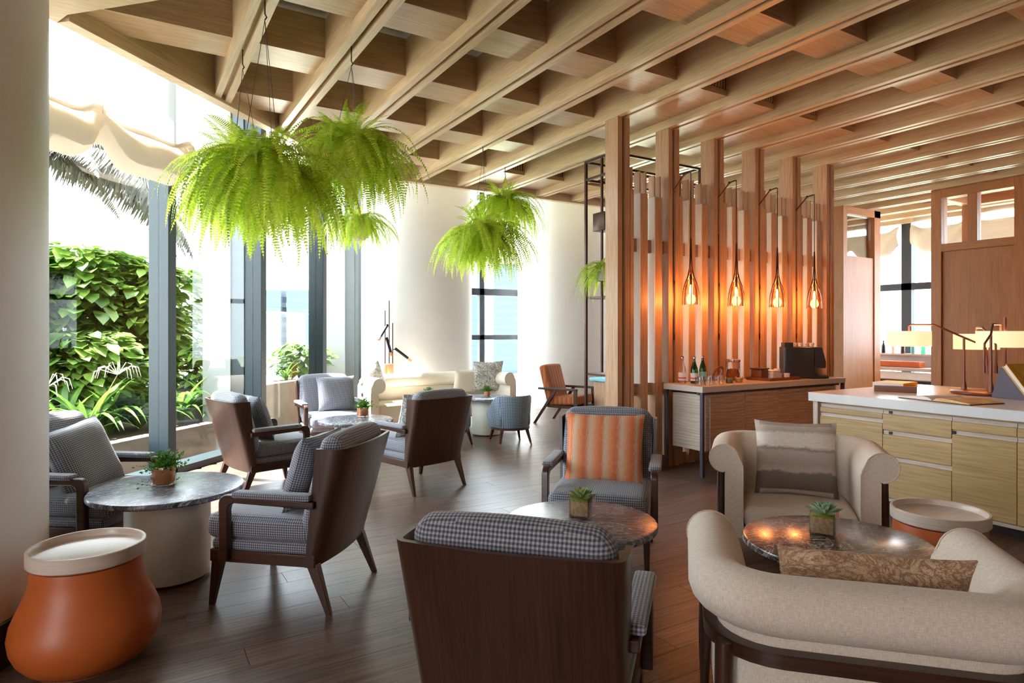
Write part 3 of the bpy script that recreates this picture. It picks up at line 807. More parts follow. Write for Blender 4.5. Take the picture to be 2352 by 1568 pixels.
pillow('tanprint', 'tan print pillow inside the beige armchair seen from behind', Ip, Ir, (0.02, -0.12, 0.575), 16, (0.58, 0.44, 0.15))

# ------------------------------------------------------------------ tables
def make_table(label, loc, R, h, top_mat, base_r, group='round marble tables', stretch=1.0, rz=0.0):
    t = thing('side_table', label, 'table', (loc[0], loc[1], 0), rz, group)
    obj('plinth', MB().lathe([(base_r - 0.015, 0), (base_r - 0.015, 0.02)], 48), 'walnut', t)
    obj('base', MB().lathe([(base_r - 0.004, 0.02), (base_r, 0.03), (base_r, h - 0.05), (base_r - 0.01, h - 0.035)], 48), 'leather_white', t)
    o = obj('table_top', MB().lathe([(R - 0.012, h - 0.036), (R - 0.002, h - 0.028), (R, h - 0.015), (R - 0.006, h - 0.003), (R - 0.016, h)], 64), top_mat, t)
    o.scale = (1, stretch, 1)
    return t
T1, T3, T4, T5 = (0.227, 4.413), (2.13, 6.75), (1.96, 2.56), (2.91, 1.79)
T2a, T2b = (3.72, 8.35), (4.48, 8.08)
make_table('grey marble table on a thick white drum next to the terracotta stool', T1, 0.43, 0.55, 'marble_grey', 0.235, rz=0.4)
make_table('grey marble table between the two lounge chairs by the windows', T3, 0.40, 0.55, 'marble_grey', 0.22, rz=1.0)
make_table('grey veined marble table in front of the orange pillow', T4, 0.385, 0.55, 'marble_grey', 0.21, rz=-0.5)
make_table('dark brown marble table between the two beige armchairs', T5, 0.43, 0.50, 'marble_brown', 0.22)
make_table('round marble table at the middle of the cream sofa', T2a, 0.38, 0.55, 'marble_grey', 0.21)
make_table('round marble table behind the small blue tub chair', T2b, 0.38, 0.55, 'marble_grey', 0.21)

# ------------------------------------------------------------------ terracotta drum stools with pale trays
def make_stool(label, loc):
    t = thing('drum_stool', label, 'stool', (loc[0], loc[1], 0), 0, 'terracotta stools with tray tops')
    prof = [(0.19, 0.0), (0.205, 0.006), (0.243, 0.03), (0.272, 0.065), (0.291, 0.11), (0.298, 0.16), (0.290, 0.21), (0.270, 0.26), (0.247, 0.31), (0.230, 0.355), (0.221, 0.40), (0.219, 0.44), (0.217, 0.455), (0.20, 0.46)]
    obj('body', MB().lathe(prof, 64), 'terracotta', t)
    obj('foot_ring', MB().lathe([(0.196, 0.0), (0.208, 0.0), (0.208, 0.006), (0.196, 0.006)], 48), 'tray_wood', t)
    tr = [(0.205, 0.461), (0.226, 0.463), (0.233, 0.470), (0.233, 0.527), (0.230, 0.530), (0.220, 0.530), (0.217, 0.527), (0.214, 0.500), (0.205, 0.496), (0.0, 0.496)]
    obj('tray', MB().lathe(tr, 64), 'tray_pale', t)
    return t
make_stool('large terracotta stool with pale tray beside the nearest round column', (-0.145, 3.50))
make_stool('terracotta stool with pale tray between the beige armchair and the drawers', (3.80, 1.755))

# ------------------------------------------------------------------ curved cream sofa
sofa = thing('curved_sofa', 'long curved cream sofa with rolled arms in front of a round column', 'sofa')
spath = [(2.98, 8.50), (2.98, 8.75), (3.00, 8.95)] + [(3.28 + 0.28 * cos(radians(a)), 9.10 + 0.28 * sin(radians(a))) for a in (170, 150, 130, 110)] + [(3.5, 9.42), (3.75, 9.47), (4.02, 9.50), (4.30, 9.50), (4.62, 9.48), (4.88, 9.44)] + [(5.02 + 0.26 * cos(radians(a)), 9.14 + 0.26 * sin(radians(a))) for a in (80, 55, 30, 5)] + [(5.30, 9.00), (5.30, 8.72)]
spath = [(x, y) for x, y in reversed(spath)]
ssec = [(-o_, z * 1.12) for o_, z in roll_sec(0.75, 0.13, 0.095)]
ssec = [(o_, z) for o_, z in ssec]
def sub_path(a, b): return spath[a:b]
n_ = len(spath)
cuts = [0, 8, 12, n_ - 1]
for a, b in zip(cuts[:-1], cuts[1:]):
    o = obj('back_section', MB().sweep(ssec, spath[a:b + 1]), 'cream', sofa)
    es = o.modifiers.new('split', 'EDGE_SPLIT'); es.split_angle = radians(55)
seat = [(3.10, 8.72), (3.08, 9.0), (3.25, 9.30), (3.6, 9.38), (4.1, 9.41), (4.6, 9.39), (4.95, 9.33), (5.17, 9.12), (5.19, 8.78), (4.75, 8.84), (4.2, 8.88), (3.6, 8.84)]
obj('seat', MB().prism(seat, 0.16, 0.44), 'cream', sofa, bevel=0.03)
for p in ((2.93, 8.55), (3.3, 9.3), (5.1, 9.35), (5.38, 8.76)):
    obj('leg', MB().tube([(p[0], p[1], 0.60 if p[1] < 9 else 0.15), (p[0], p[1], 0.0)], [0.028, 0.018], 10), 'walnut', sofa)
obj('frame_rail', MB().bb(2.905, 2.945, 8.52, 8.95, 0.56, 0.61), 'walnut', sofa)
pillow('cream', 'plain cream pillow near the middle of the cream sofa', (4.72, 9.20), pi, (0, 0, 0.69), -15, (0.44, 0.40, 0.13))
pillow('inkprint', 'large ink patterned pillow at the far end of the cream sofa', (5.06, 9.10), pi - 0.2, (0, 0, 0.76), -14, (0.52, 0.52, 0.15))
pillow('inkprint', 'ink patterned pillow propped at the near end of the cream sofa', (3.13, 9.12), pi + 0.6, (0, 0, 0.76), -14, (0.46, 0.46, 0.14), 40)

# ------------------------------------------------------------------ small blue tub chairs
def make_tub(label, loc, rz, group):
    t = thing('tub_chair', label, 'chair', (loc[0], loc[1], 0), rz, group)
    path = arc(0, 0.0, 0.255, 190, 350, 18)
    path = [(-0.26, 0.14), (-0.258, 0.06)] + arc(0, 0.0, 0.257, 184, 356, 18) + [(0.258, 0.06), (0.26, 0.14)]
    m = MB(); vs = []; fs = []; n = len(path)
    for i, p in enumerate(path):
        s = abs(i / (n - 1) - 0.5) * 2
        top = 0.655 - 0.22 * max(0, (s - 0.55) / 0.45) ** 1.3
        d = Vector(p).normalized() if Vector(p).length > 0 else Vector((0, -1))
        for o_, z in ((0.0, 0.22), (0.03, top - 0.02), (0.015, top), (-0.035, top - 0.01), (-0.05, 0.22)):
            vs.append((p[0] + d.x * o_, p[1] + d.y * o_, z))
    for i in range(n - 1):
        for k in range(5): fs.append((i * 5 + k, i * 5 + (k + 1) % 5, (i + 1) * 5 + (k + 1) % 5, (i + 1) * 5 + k))
    fs += [(0, 1, 2, 3, 4), tuple((n - 1) * 5 + k for k in (4, 3, 2, 1, 0))]
    o = obj('backrest', m.add(vs, fs, True), 'hound_blue', t)
    o.modifiers.new('split', 'EDGE_SPLIT').split_angle = radians(60)
    obj('seat', MB().rbox((0, 0.05, 0.335), (0.46, 0.48, 0.19), 0.05, 4, None, 0.015), 'hound_blue', t)
    obj('base_ring', MB().lathe([(0.235, 0.205), (0.262, 0.205), (0.262, 0.235), (0.235, 0.235)], 32), 'walnut', t)
    for sx in (-1, 1):
        for sy in (-1, 1):
            q = obj('leg', MB().tube([(sx * 0.17, sy * 0.17, 0.22), (sx * 0.22, sy * 0.22, 0.0)], [0.026, 0.012], 8), 'walnut', t)
            obj('ferrule', MB().tube([(sx * 0.212, sy * 0.212, 0.035), (sx * 0.22, sy * 0.22, 0.0)], [0.0148, 0.0125], 8), 'copper', q)
    return t
make_tub('small blue tub chair in full view at the marble table', (4.40, 7.28), -0.2, 'blue tub chairs')
make_tub('small blue tub chair mostly hidden behind the turned-away lounge chair', (3.60, 7.48), 0.1, 'blue tub chairs')

# ------------------------------------------------------------------ rust striped open-arm chair
def make_open_chair(label, loc, rz):
    t = thing('open_armchair', label, 'armchair', (loc[0], loc[1], 0), rz)
    obj('seat', MB().rbox((0, 0.03, 0.38), (0.56, 0.56, 0.14), 0.04, 4, None, 0.01), 'brown_stripe', t, rot=(radians(4), 0, 0))
    T = Matrix.Translation((0, -0.30, 0.66)) @ Matrix.Rotation(radians(15), 4, 'X')
    obj('backrest', MB().rbox((0, 0, 0), (0.54, 0.13, 0.58), 0.04, 4, T, 0.01), 'brown_stripe', t)
    for s in (-1, 1):
        obj('leg', MB().leg((s * 0.31, -0.08, 0.57), (s * 0.31, -0.48, 0), (0.035, 0.06), (0.03, 0.04)), 'walnut', t, grain='z')
        obj('leg', MB().leg((s * 0.31, 0.27, 0.57), (s * 0.31, 0.27, 0), (0.035, 0.055), (0.03, 0.04)), 'walnut', t, grain='z')
        obj('armrest', MB().bb(s * 0.31 - 0.03, s * 0.31 + 0.03, -0.40, 0.30, 0.555, 0.59), 'walnut', t, grain='y', bevel=0.006)
    obj('seat_frame', MB().bb(-0.30, 0.30, -0.25, 0.28, 0.27, 0.31), 'walnut', t)
    return t
make_open_chair('rust striped open-arm chair in front of the far round column', (6.20, 8.38), face_rot((0.42, -0.90)))
ot = thing('accent_table', 'small table with blue marble top beside the screen post', 'table', (6.72, 8.02, 0))
obj('table_top', MB().rbox((0, 0, 0.715), (0.45, 0.45, 0.05), 0.01, 2), 'label_blue', ot)
obj('base', MB().bb(-0.17, 0.17, -0.17, 0.17, 0, 0.69), 'side_wood', ot, grain='z')

# ------------------------------------------------------------------ sideboard under the pendants
sbd = thing('sideboard', 'long oak sideboard with pale stone top and slim metal legs', 'sideboard', (0, 0, 0))
obj('worktop', MB().bb(5.03, 7.54, 4.53, 5.085, 0.868, 0.93), 'quartz_tan', sbd, bevel=0.003)
obj('body', MB().bb(5.13, 7.42, 4.585, 5.04, 0.25, 0.835), 'side_pale', sbd, grain='y')
for i in range(4):
    x0 = 5.18 + 0.55 * i
    obj('door', MB().bb(x0 + 0.002, x0 + 0.546, 4.562, 4.584, 0.262, 0.80), 'side_wood', sbd, grain='x', bevel=0.002)
    obj('door_rail', MB().bb(x0 + 0.002, x0 + 0.546, 4.570, 4.584, 0.802, 0.833), 'side_wood', sbd)
for x in (5.055, 7.515):
    for y in (4.555, 5.06): obj('leg', MB().bb(x - 0.018, x + 0.018, y - 0.018, y + 0.018, 0, 0.867), 'steel_leg', sbd, bevel=0.002)
obj('frame_rail', MB().bb(5.055, 7.515, 4.99, 5.02, 0.837, 0.867).bb(5.055, 7.515, 4.60, 4.63, 0.837, 0.867), 'steel_leg', sbd)

# things on the sideboard
def bottle(name, label, loc, gm, lab, prnt):
    t = thing(name, label, 'bottle', (loc[0], loc[1], 0.9305), 0, 'water bottles on the sideboard')
    obj('glass', MB().lathe([(0.036, 0.0), (0.041, 0.006), (0.041, 0.13), (0.036, 0.165), (0.020, 0.215), (0.0135, 0.245), (0.0135, 0.275)], 24), gm, t)
    obj('cap', MB().lathe([(0.0155, 0.272), (0.0155, 0.292), (0.013, 0.295)], 16), 'chrome', t)
    q = obj('paper_label', MB().lathe([(0.0418, 0.03), (0.0418, 0.115)], 24), lab, t)
    q.data.polygons[0].use_smooth = True
    obj('label_band', MB().lathe([(0.0421, 0.048), (0.0421, 0.066)], 24), prnt, q)
    return t
bottle('water_bottle', 'clear water bottle with white label, first from the screen post', (5.222, 4.99), M['clear'], 'label_white', 'label_pink')
bottle('water_bottle', 'green water bottle with white and pink label in front', (5.29, 4.88), M['greenglass'], 'label_white', 'label_pink')
bottle('water_bottle', 'green water bottle with pale blue label', (5.543, 4.99), M['greenglass'], 'label_blue', 'label_blue')
gl = MB().lathe([(0.026, 0.0), (0.030, 0.004), (0.034, 0.085), (0.0325, 0.085), (0.028, 0.010), (0.0, 0.010)], 20).mesh('tumbler', 'clear')
gpos = [(5.135, 4.68), (5.27, 4.77), (5.255, 4.665), (5.412, 4.77), (5.402, 4.665), (5.56, 4.76)]
glab = ['front row tumbler at the sideboard corner', 'back row tumbler nearest the green bottle', 'second front row tumbler on the sideboard', 'middle back row tumbler on the sideboard', 'front row tumbler next to the green preserve jar', 'back row tumbler next to the green preserve jar']
for p, lb in zip(gpos, glab):
    tag(obj('tumbler', gl, None, None, (p[0], p[1], 0.931)), lb, 'glass', 'tumblers on the sideboard')
jar = thing('cookie_jar', 'tall glass jar of orange snacks with chrome lid', 'jar', (5.998, 4.95, 0.931))
obj('glass', MB().lathe([(0.075, 0.0), (0.08, 0.006), (0.08, 0.20), (0.074, 0.215)], 32), 'clear', jar)
obj('contents', MB().lathe([(0.072, 0.006), (0.0735, 0.02), (0.0735, 0.085), (0.06, 0.125), (0.03, 0.135), (0.0, 0.13)], 24), 'rust', jar)
obj('lid', MB().lathe([(0.082, 0.212), (0.084, 0.218), (0.084, 0.236), (0.07, 0.246), (0.012, 0.247), (0.014, 0.258), (0.0, 0.262)], 32), 'chrome', jar)
for mt, p, lab in (('olive', (5.663, 4.72), 'small glass jar of green preserve below the snack jar'), ('honey', (5.82, 4.72), 'small glass jar of amber preserve below the snack jar')):
    j = thing('preserve_jar', lab, 'jar', (p[0], p[1], 0.931), 0, 'small preserve jars')
    obj('glass', MB().lathe([(0.040, 0.0), (0.042, 0.004), (0.042, 0.062), (0.040, 0.066)], 24), 'clear', j)
    obj('contents', MB().lathe([(0.038, 0.003), (0.038, 0.05), (0.0, 0.05)], 20), mt, j)
ld = thing('leaning_ring', 'dark oval wooden ring propped against the snack jar', 'ring', (5.80, 4.955, 0.931))
pts = [(0.10 * cos(a), 0.018, 0.052 + 0.05 * sin(a)) for a in [2 * pi * k / 28 for k in range(29)]]
rg = obj('ring', MB().tube(pts, 0.012, 8, False), 'tray_wood', ld, rot=(0, radians(-38), 0)); rg.location = (0.0, 0, 0.045)
tr = thing('serving_tray', 'dark lacquer serving tray on the sideboard', 'tray', (6.52, 4.80, 0.931))
obj('tray_base', MB().bb(-0.27, 0.27, -0.16, 0.16, 0, 0.012), 'tray_wood', tr, bevel=0.003)
obj('tray_rim', MB().bb(-0.275, -0.262, -0.165, 0.165, 0, 0.032).bb(0.262, 0.275, -0.165, 0.165, 0, 0.032).bb(-0.262, 0.262, -0.165, -0.152, 0, 0.032).bb(-0.262, 0.262, 0.152, 0.165, 0, 0.032), 'tray_wood', tr)
bxo = thing('tea_box', 'dark red lacquer tea box at the end of the tray', 'box', (6.34, 4.85, 0.944))
obj('box_body', MB().rbox((0, 0, 0.055), (0.13, 0.14, 0.11), 0.008, 2), 'tray_wood', bxo)
obj('box_lid', MB().rbox((0, 0, 0.118), (0.17, 0.15, 0.014), 0.004, 2), 'walnut', bxo)
nk = thing('napkin_stack', 'stack of folded white napkins on the tray', 'napkins', (6.49, 4.80, 0.944))
for i in range(6): obj('napkin', MB().rbox((0, 0, 0.009 + i * 0.0165), (0.14, 0.14, 0.015), 0.006, 2), 'paper', nk, rot=(0, 0, 0.03 * ((i * 7) % 5 - 2)))
def cup(label, loc, k=1.0, grp='patterned cups on the tray', tip=0):
    c = thing('coffee_cup', label, 'cup', loc, 0.6, grp)
    obj('cup_body', MB().lathe([(0.022 * k, 0.0), (0.030 * k, 0.004), (0.036 * k, 0.055 * k), (0.034 * k, 0.055 * k), (0.028 * k, 0.01), (0.0, 0.009)], 20), 'ceramic', c)
    for a in range(8): obj('dot', MB().lathe([(0.0045, 0.0), (0.003, 0.0012), (0.0, 0.0015)], 8), 'walnut', c, (0.0335 * k * cos(a * pi / 4), 0.0335 * k * sin(a * pi / 4), 0.030 * k + 0.012 * (a % 2)), rot=(0, pi / 2, a * pi / 4))
    obj('handle', MB().tube([(0.034 * k + 0.022 * sin(t), 0, 0.012 + 0.018 * k * (1 - cos(t))) for t in [pi * i / 8 for i in range(9)]], 0.004, 6), 'ceramic', c)
    return c
cup('dotted white cup stacked on a bowl on the tray', (6.62, 4.82, 1.000))
cup('dotted white cup at the tray end by the coffee machine', (6.72, 4.76, 0.944))
sb_ = tag(obj('sugar_bowl', MB().lathe([(0.03, 0), (0.05, 0.005), (0.056, 0.055), (0.054, 0.055), (0.046, 0.01), (0.0, 0.01)], 24), 'ceramic', None, (6.62, 4.82, 0.944)), 'low white bowl under a stacked cup on the tray', 'bowl')
cm = thing('coffee_machine', 'black coffee machine with angled screen on the sideboard', 'coffee machine', (7.05, 4.80, 0.931), face_rot((0.74, -0.67)))
obj('body', MB().rbox((0, -0.05, 0.19), (0.30, 0.34, 0.37), 0.012, 3), 'black_plastic', cm)
obj('front_unit', MB().prism_x([(0.12, 0.13), (0.245, 0.13), (0.245, 0.20), (0.20, 0.375), (0.12, 0.375)], -0.145, 0.145), 'black_plastic', cm)
sc_ = obj('screen', MB().rbox((0, 0, 0), (0.13, 0.012, 0.15), 0.005, 2), 'chrome', cm, (0.02, 0.228, 0.285), rot=(radians(14.5), 0, 0))
obj('display', MB().bb(-0.05, 0.05, 0.006, 0.008, -0.055, 0.055), 'steel_leg', sc_)
obj('spout', MB().rbox((0, 0.24, 0.15), (0.08, 0.05, 0.06), 0.008, 2), 'chrome', cm)
obj('drip_tray', MB().rbox((0, 0.17, 0.02), (0.28, 0.22, 0.035), 0.006, 2), 'black_plastic', cm)
obj('column_panel', MB().bb(-0.14, 0.14, 0.08, 0.122, 0.03, 0.13), 'steel_leg', cm)
obj('bean_hopper', MB().rbox((0.0, -0.16, 0.40), (0.20, 0.10, 0.06), 0.006, 2), 'black_plastic', cm)
for i in range(4):
    a = face_rot((0.74, -0.67)); lx, ly = (-0.06, -0.06 + 0.065 * i) if i < 4 else (0, 0)
    X = 7.05 + lx * cos(a) - ly * sin(a); Y = 4.80 + lx * sin(a) + ly * cos(a)
    cup(['dotted cup on the coffee machine, first beside the hopper', 'dotted cup on the coffee machine, second from the hopper', 'dotted cup on the coffee machine, third from the hopper', 'dotted cup on the coffee machine, nearest the screen'][i], (X, Y, 1.308), 0.85, 'cups on the coffee machine')
tag(obj('milk_cooler', MB().rbox((0, 0, 0.15), (0.10, 0.12, 0.30), 0.02, 3), 'blue_plastic', None, (7.43, 4.90, 0.931)), 'blue grey milk cooler behind the coffee machine', 'cooler')

# ------------------------------------------------------------------ pendant lamps on brackets
def pendant(x, label):
    t = thing('pendant_lamp', label, 'pendant lamp', (x, 4.87, 0), 0, 'amber glass pendant lamps')
    yb = 0.30                                  # groove of the post, relative
    obj('wall_bar', MB().tube([(0.012, yb - 0.02, 1.43), (0.012, yb - 0.02, 2.64)], 0.013, 8).tube([(-0.012, yb - 0.03, 1.50), (-0.012, yb - 0.03, 2.64)], 0.012, 8), 'bronze', t)
    for za, zb_ in ((1.40, 1.47), (2.02, 2.06)): obj('bar_clip', MB().bb(-0.02, 0.02, yb - 0.045, yb - 0.002, za, zb_), 'bronze', t)
    obj('arm', MB().tube([(0, yb - 0.02, 2.60), (0, yb - 0.02, 3.04), (0, 0.10, 3.21), (0, 0.02, 3.22), (0, 0.0, 3.215)], 0.008, 8), 'bronze', t)
    obj('joint', MB().lathe([(0.012, -0.012), (0.014, 0.0), (0.012, 0.012)], 12, (0, 0.10, 3.21)), 'bronze', t)
    obj('cord', MB().tube([(0, 0, 3.215), (0, 0, 2.50)], 0.005, 6), 'bronze', t)
    obj('glass_shade', MB().lathe([(0.013, 2.16), (0.030, 2.09), (0.056, 2.02), (0.076, 1.94), (0.084, 1.86), (0.086, 1.785)], 36), 'amberglass', t)
    for k in range(4):
        a = pi / 4 + k * pi / 2
        pr = [(0.004, 2.50), (0.008, 2.30), (0.016, 2.17), (0.034, 2.09), (0.060, 2.02), (0.080, 1.94), (0.088, 1.86), (0.090, 1.782)]
        obj('rib', MB().tube([(r * cos(a), r * sin(a), z) for r, z in pr], 0.0048, 6), 'bronze', t)
    obj('socket', MB().lathe([(0.010, 2.12), (0.014, 2.10), (0.014, 2.02), (0.010, 2.00)], 16), 'bronze', t)
    bl = obj('bulb', MB().lathe([(0.008, 2.00), (0.014, 1.965), (0.018, 1.93), (0.014, 1.90), (0.0, 1.89)], 20), 'bulb', t)
    ld_ = bpy.data.lights.new('pendant_light', 'POINT'); ld_.energy = 2.4; ld_.color = (1.0, 0.46, 0.16); ld_.shadow_soft_size = 0.06; ld_.specular_factor = 0.35
    lo = bpy.data.objects.new('pendant_light', ld_); link(lo, t); lo.location = (0, 0.0, 1.84)
    return t
for x, lab in zip(POSTX[1:5], ('amber glass pendant lamp above the water bottles', 'amber glass pendant lamp above the snack jar', 'amber glass pendant lamp above the coffee machine', 'amber glass pendant lamp at the end next to the wooden portal')):
    pendant(x, lab)

# ------------------------------------------------------------------ bronze hanging shelf behind the screen
shf = thing('planter_frame', 'tall bronze metal plant frame behind the slatted screen', 'shelf')
x0, x1, y0, y1, zt = 4.93, 6.39, 5.80, 6.32, 3.62
for x, y in ((x0, y0), (x0, y1), (x1, y0), (x1, y1)): obj('upright', MB().bb(x - 0.015, x + 0.015, y - 0.015, y + 0.015, 0, zt), 'bronze', shf, grain='z')
obj('upright', MB().bb(4.92, 4.945, 6.00, 6.025, 1.0, zt), 'bronze', shf, grain='z')
for z in (zt, zt - 0.22):
    for y in (y0, y1): obj('rail', MB().bb(x0, x1, y - 0.014, y + 0.014, z - 0.028, z), 'bronze', shf)
    for x in (x0, x1): obj('rail', MB().bb(x - 0.014, x + 0.014, y0, y1, z - 0.028, z), 'bronze', shf, grain='y')
for z in (0.95, 1.9): obj('shelf_board', MB().bb(x0, x1, y0, y1, z, z + 0.025), 'bronze', shf)
tag(obj('storage_box', MB().rbox((0, 0, 0), (0.30, 0.22, 0.22), 0.006, 2), 'bronze', shf, (5.06, 6.05, 2.83)), 'brown metal box')
pb = obj('planter_box', MB().rbox((0, 0, 0), (0.34, 0.20, 0.17), 0.006, 2), 'planter_grey', shf, (5.08, 6.02, 2.19))

# ------------------------------------------------------------------ oak counter with drawers
cnt = thing('drawer_counter', 'long oak drawer counter with thick white stone top', 'counter')
obj('worktop', MB().bb(5.41, 7.20, -1.2, 3.61, 0.855, 0.935), 'quartz', cnt, bevel=0.004)
obj('body', MB().bb(5.50, 7.12, -1.15, 3.50, 0.10, 0.853), 'drawer_wood', cnt, grain='y')
for xa in (5.455, 7.10): obj('end_post', MB().bb(xa, xa + 0.045, 3.545, 3.59, 0.0, 0.853), 'side_pale', cnt, grain='z')
obj('end_panel', MB().bb(5.52, 7.10, 3.51, 3.56, 0.10, 0.85), 'side_wood', cnt)
obj('base_trim', MB().bb(5.47, 7.14, -1.15, 3.54, 0.075, 0.10), 'side_pale', cnt, grain='y')
obj('plinth', MB().bb(5.60, 7.05, -1.1, 3.45, 0, 0.075), 'dark_void', cnt)
mods = [(3.535, 2.970, (0.838, 0.755, 0.10)), (2.966, 2.443, (0.838, 0.665, 0.450, 0.10)), (2.439, 2.020, (0.838, 0.735, 0.10)), (2.016, 1.50, (0.838, 0.735, 0.10)), (1.496, 0.98, (0.838, 0.665, 0.450, 0.10)), (0.976, 0.40, (0.838, 0.735, 0.10)), (0.396, -0.3, (0.838, 0.735, 0.10))]
for i, (ya, yb_, zs) in enumerate(mods):
    for j in range(len(zs) - 1):
        za, zb_ = zs[j], zs[j + 1]
        d = obj('drawer' if j < len(zs) - 2 or len(zs) == 4 else 'door', MB().bb(5.476, 5.498, yb_, ya, zb_ + 0.004, za - 0.036), 'drawer_wood', cnt, grain='y', bevel=0.0015)
        obj('pull_groove', MB().bb(5.488, 5.499, yb_, ya, za - 0.035, za - 0.004), 'side_pale', d, grain='y')
        if i in (1, 2) and not (i == 2 and j == 0) and not (i == 1 and j == 2):
            yy = ya - (0.06 if i == 1 else 0.012); obj('lock', MB().bb(5.478, 5.490, yy - 0.012, yy + 0.012, za - 0.030, za - 0.008), 'black_metal', d)

# things on the counter
ty = thing('book_tray', 'low brown wooden tray under the orange book', 'tray', (6.30, 3.30, 0.936), 0.5)
obj('tray_base', MB().bb(-0.24, 0.24, -0.17, 0.17, 0.0, 0.02), 'tray_wood', ty, bevel=0.003)
obj('tray_side', MB().bb(-0.24, -0.222, -0.17, 0.17, 0.02, 0.055), 'tray_wood', ty); obj('tray_side', MB().bb(0.222, 0.24, -0.17, 0.17, 0.02, 0.055), 'tray_wood', ty)
obj('tray_side', MB().bb(-0.222, 0.222, -0.17, -0.155, 0.02, 0.045), 'tray_wood', ty); obj('tray_side', MB().bb(-0.222, 0.222, 0.155, 0.17, 0.02, 0.045), 'tray_wood', ty)
def book(label, loc, rz, dx, dy, dz, cover):
    b = thing('book', label, 'book', loc, rz)
    obj('pages', MB().bb(-dx / 2 + 0.004, dx / 2 - 0.004, -dy / 2 + 0.004, dy / 2, 0.003, dz - 0.003), 'paper', b)
    obj('cover', MB().bb(-dx / 2, dx / 2, -dy / 2, dy / 2, 0, 0.003).bb(-dx / 2, dx / 2, -dy / 2, dy / 2, dz - 0.003, dz), 'paper', b)
    obj('spine', MB().bb(dx / 2 - 0.003, dx / 2 + 0.001, -dy / 2, dy / 2, 0.0, dz), cover, b)
    return b
book('thick book with orange spine lying on the counter tray', (6.30, 3.30, 0.958), 0.5 - pi / 2 - 0.35, 0.27, 0.36, 0.055, 'book_orange')
ob = thing('open_book', 'open picture book lying flat near the counter edge', 'book', (5.72, 2.57, 0.936), -0.22 + pi / 2)
obj('cover', MB().bb(-0.305, 0.305, -0.19, 0.19, 0, 0.004), 'black_metal', ob)
for s in (-1, 1):
    pr = [(0.002, 0.006), (0.03, 0.026), (0.08, 0.032), (0.16, 0.026), (0.24, 0.016), (0.298, 0.010), (0.298, 0.0045), (0.002, 0.0045)]
    vs = [(s * a, -0.185, b) for a, b in pr] + [(s * a, 0.185, b) for a, b in pr]; n = len(pr)
    obj('page_block', MB().add(vs, [tuple(range(n)), tuple(range(2 * n - 1, n - 1, -1))] + [(i, (i + 1) % n, n + (i + 1) % n, n + i) for i in range(n)]), 'paper' if s > 0 else 'page_print', ob)
st = thing('book_stand', 'grey wedge stand holding the gold covered book', 'stand', (6.41, 2.32, 0.936), face_rot((-0.25, -0.97)))
obj('wedge', MB().prism_x([(-0.16, 0), (0.14, 0), (-0.06, 0.26), (-0.09, 0.26)], -0.14, 0.14), 'steel_leg', st)
obj('ledge', MB().bb(-0.15, 0.15, 0.135, 0.165, 0.0, 0.02), 'steel_leg', st)
gb = thing('book', 'gold covered book propped on the grey stand', 'book', (6.41, 2.32, 0.936), face_rot((-0.25, -0.97)))
T = Matrix.Translation((0, 0.052, 0.150)) @ Matrix.Rotation(radians(-52.5), 4, 'X')
obj('cover', MB().box((0, 0, 0), (0.36, 0.30, 0.006), T).box((0, 0, 0.034), (0.36, 0.30, 0.006), T), 'gold', gb)
obj('pages', MB().box((0, 0, 0.017), (0.35, 0.29, 0.028), T), 'paper', gb)

lamp = thing('cluster_lamp', 'bronze lamp with three swing arms and cream drum shades', 'table lamp')
LB = (6.555, 2.675); LZ = 0.936
obj('base', MB().lathe([(0.235, 0), (0.24, 0.008), (0.24, 0.022), (0.23, 0.028), (0.0, 0.028)], 48, (LB[0], LB[1], LZ)), 'lamp_bronze', lamp)
arms = [((6.60, 2.84), (6.42, 3.23), 1.44, 1.56, 'a'), ((6.66, 2.66), (6.98, 2.90), 1.46, 1.53, 'b'), ((6.47, 2.575), (6.72, 2.60), 1.47, 1.56, 'c'), ((6.60, 2.52), None, 1.62, 0, 'd')]
for (sx, sy), sh, zt_, zc, k in arms:
    obj('stem', MB().tube([(sx, sy, LZ + 0.028), (sx, sy, LZ + 0.05), (sx, sy, LZ + 0.12), (sx, sy, zt_)], [0.024, 0.022, 0.011, 0.010], 12), 'lamp_bronze', lamp, grain='z')
    if sh is None: continue
    d = Vector((sh[0] - sx, sh[1] - sy)); L = d.length; d.normalize()
    cx_, cy_ = sh
    e = (sx - d.x * 0.16, sy - d.y * 0.16)
    m1 = (sx + d.x * (L - 0.20), sy + d.y * (L - 0.20))
    obj('swing_arm', MB().tube([(cx_, cy_, zc - 0.10), (cx_, cy_, zc - 0.01), (cx_ - d.x * 0.02, cy_ - d.y * 0.02, zc), (m1[0], m1[1], zc), (sx, sy, zt_), (e[0], e[1], zt_ - 0.08), (e[0] - d.x * 0.01, e[1] - d.y * 0.01, zt_ - 0.18), (e[0] - d.x * 0.015, e[1] - d.y * 0.015, zt_ - 0.30)], 0.009, 8), 'lamp_bronze', lamp)
    obj('counterweight', MB().tube([(e[0] - d.x * 0.014, e[1] - d.y * 0.014, zt_ - 0.26), (e[0] - d.x * 0.016, e[1] - d.y * 0.016, zt_ - 0.33)], 0.013, 10), 'lamp_bronze', lamp)
    sd = obj('shade', MB().lathe([(0.183, 0.0), (0.183, 0.145), (0.180, 0.145), (0.180, 0.0)], 48, (cx_, cy_, zc - 0.205)), 'shade', lamp)
    ld_ = bpy.data.lights.new('shade_light', 'POINT'); ld_.energy = 1.5; ld_.color = (1.0, 0.78, 0.5); ld_.shadow_soft_size = 0.05
    lo = bpy.data.objects.new('shade_light', ld_); link(lo, lamp); lo.location = (cx_, cy_, zc - 0.13)

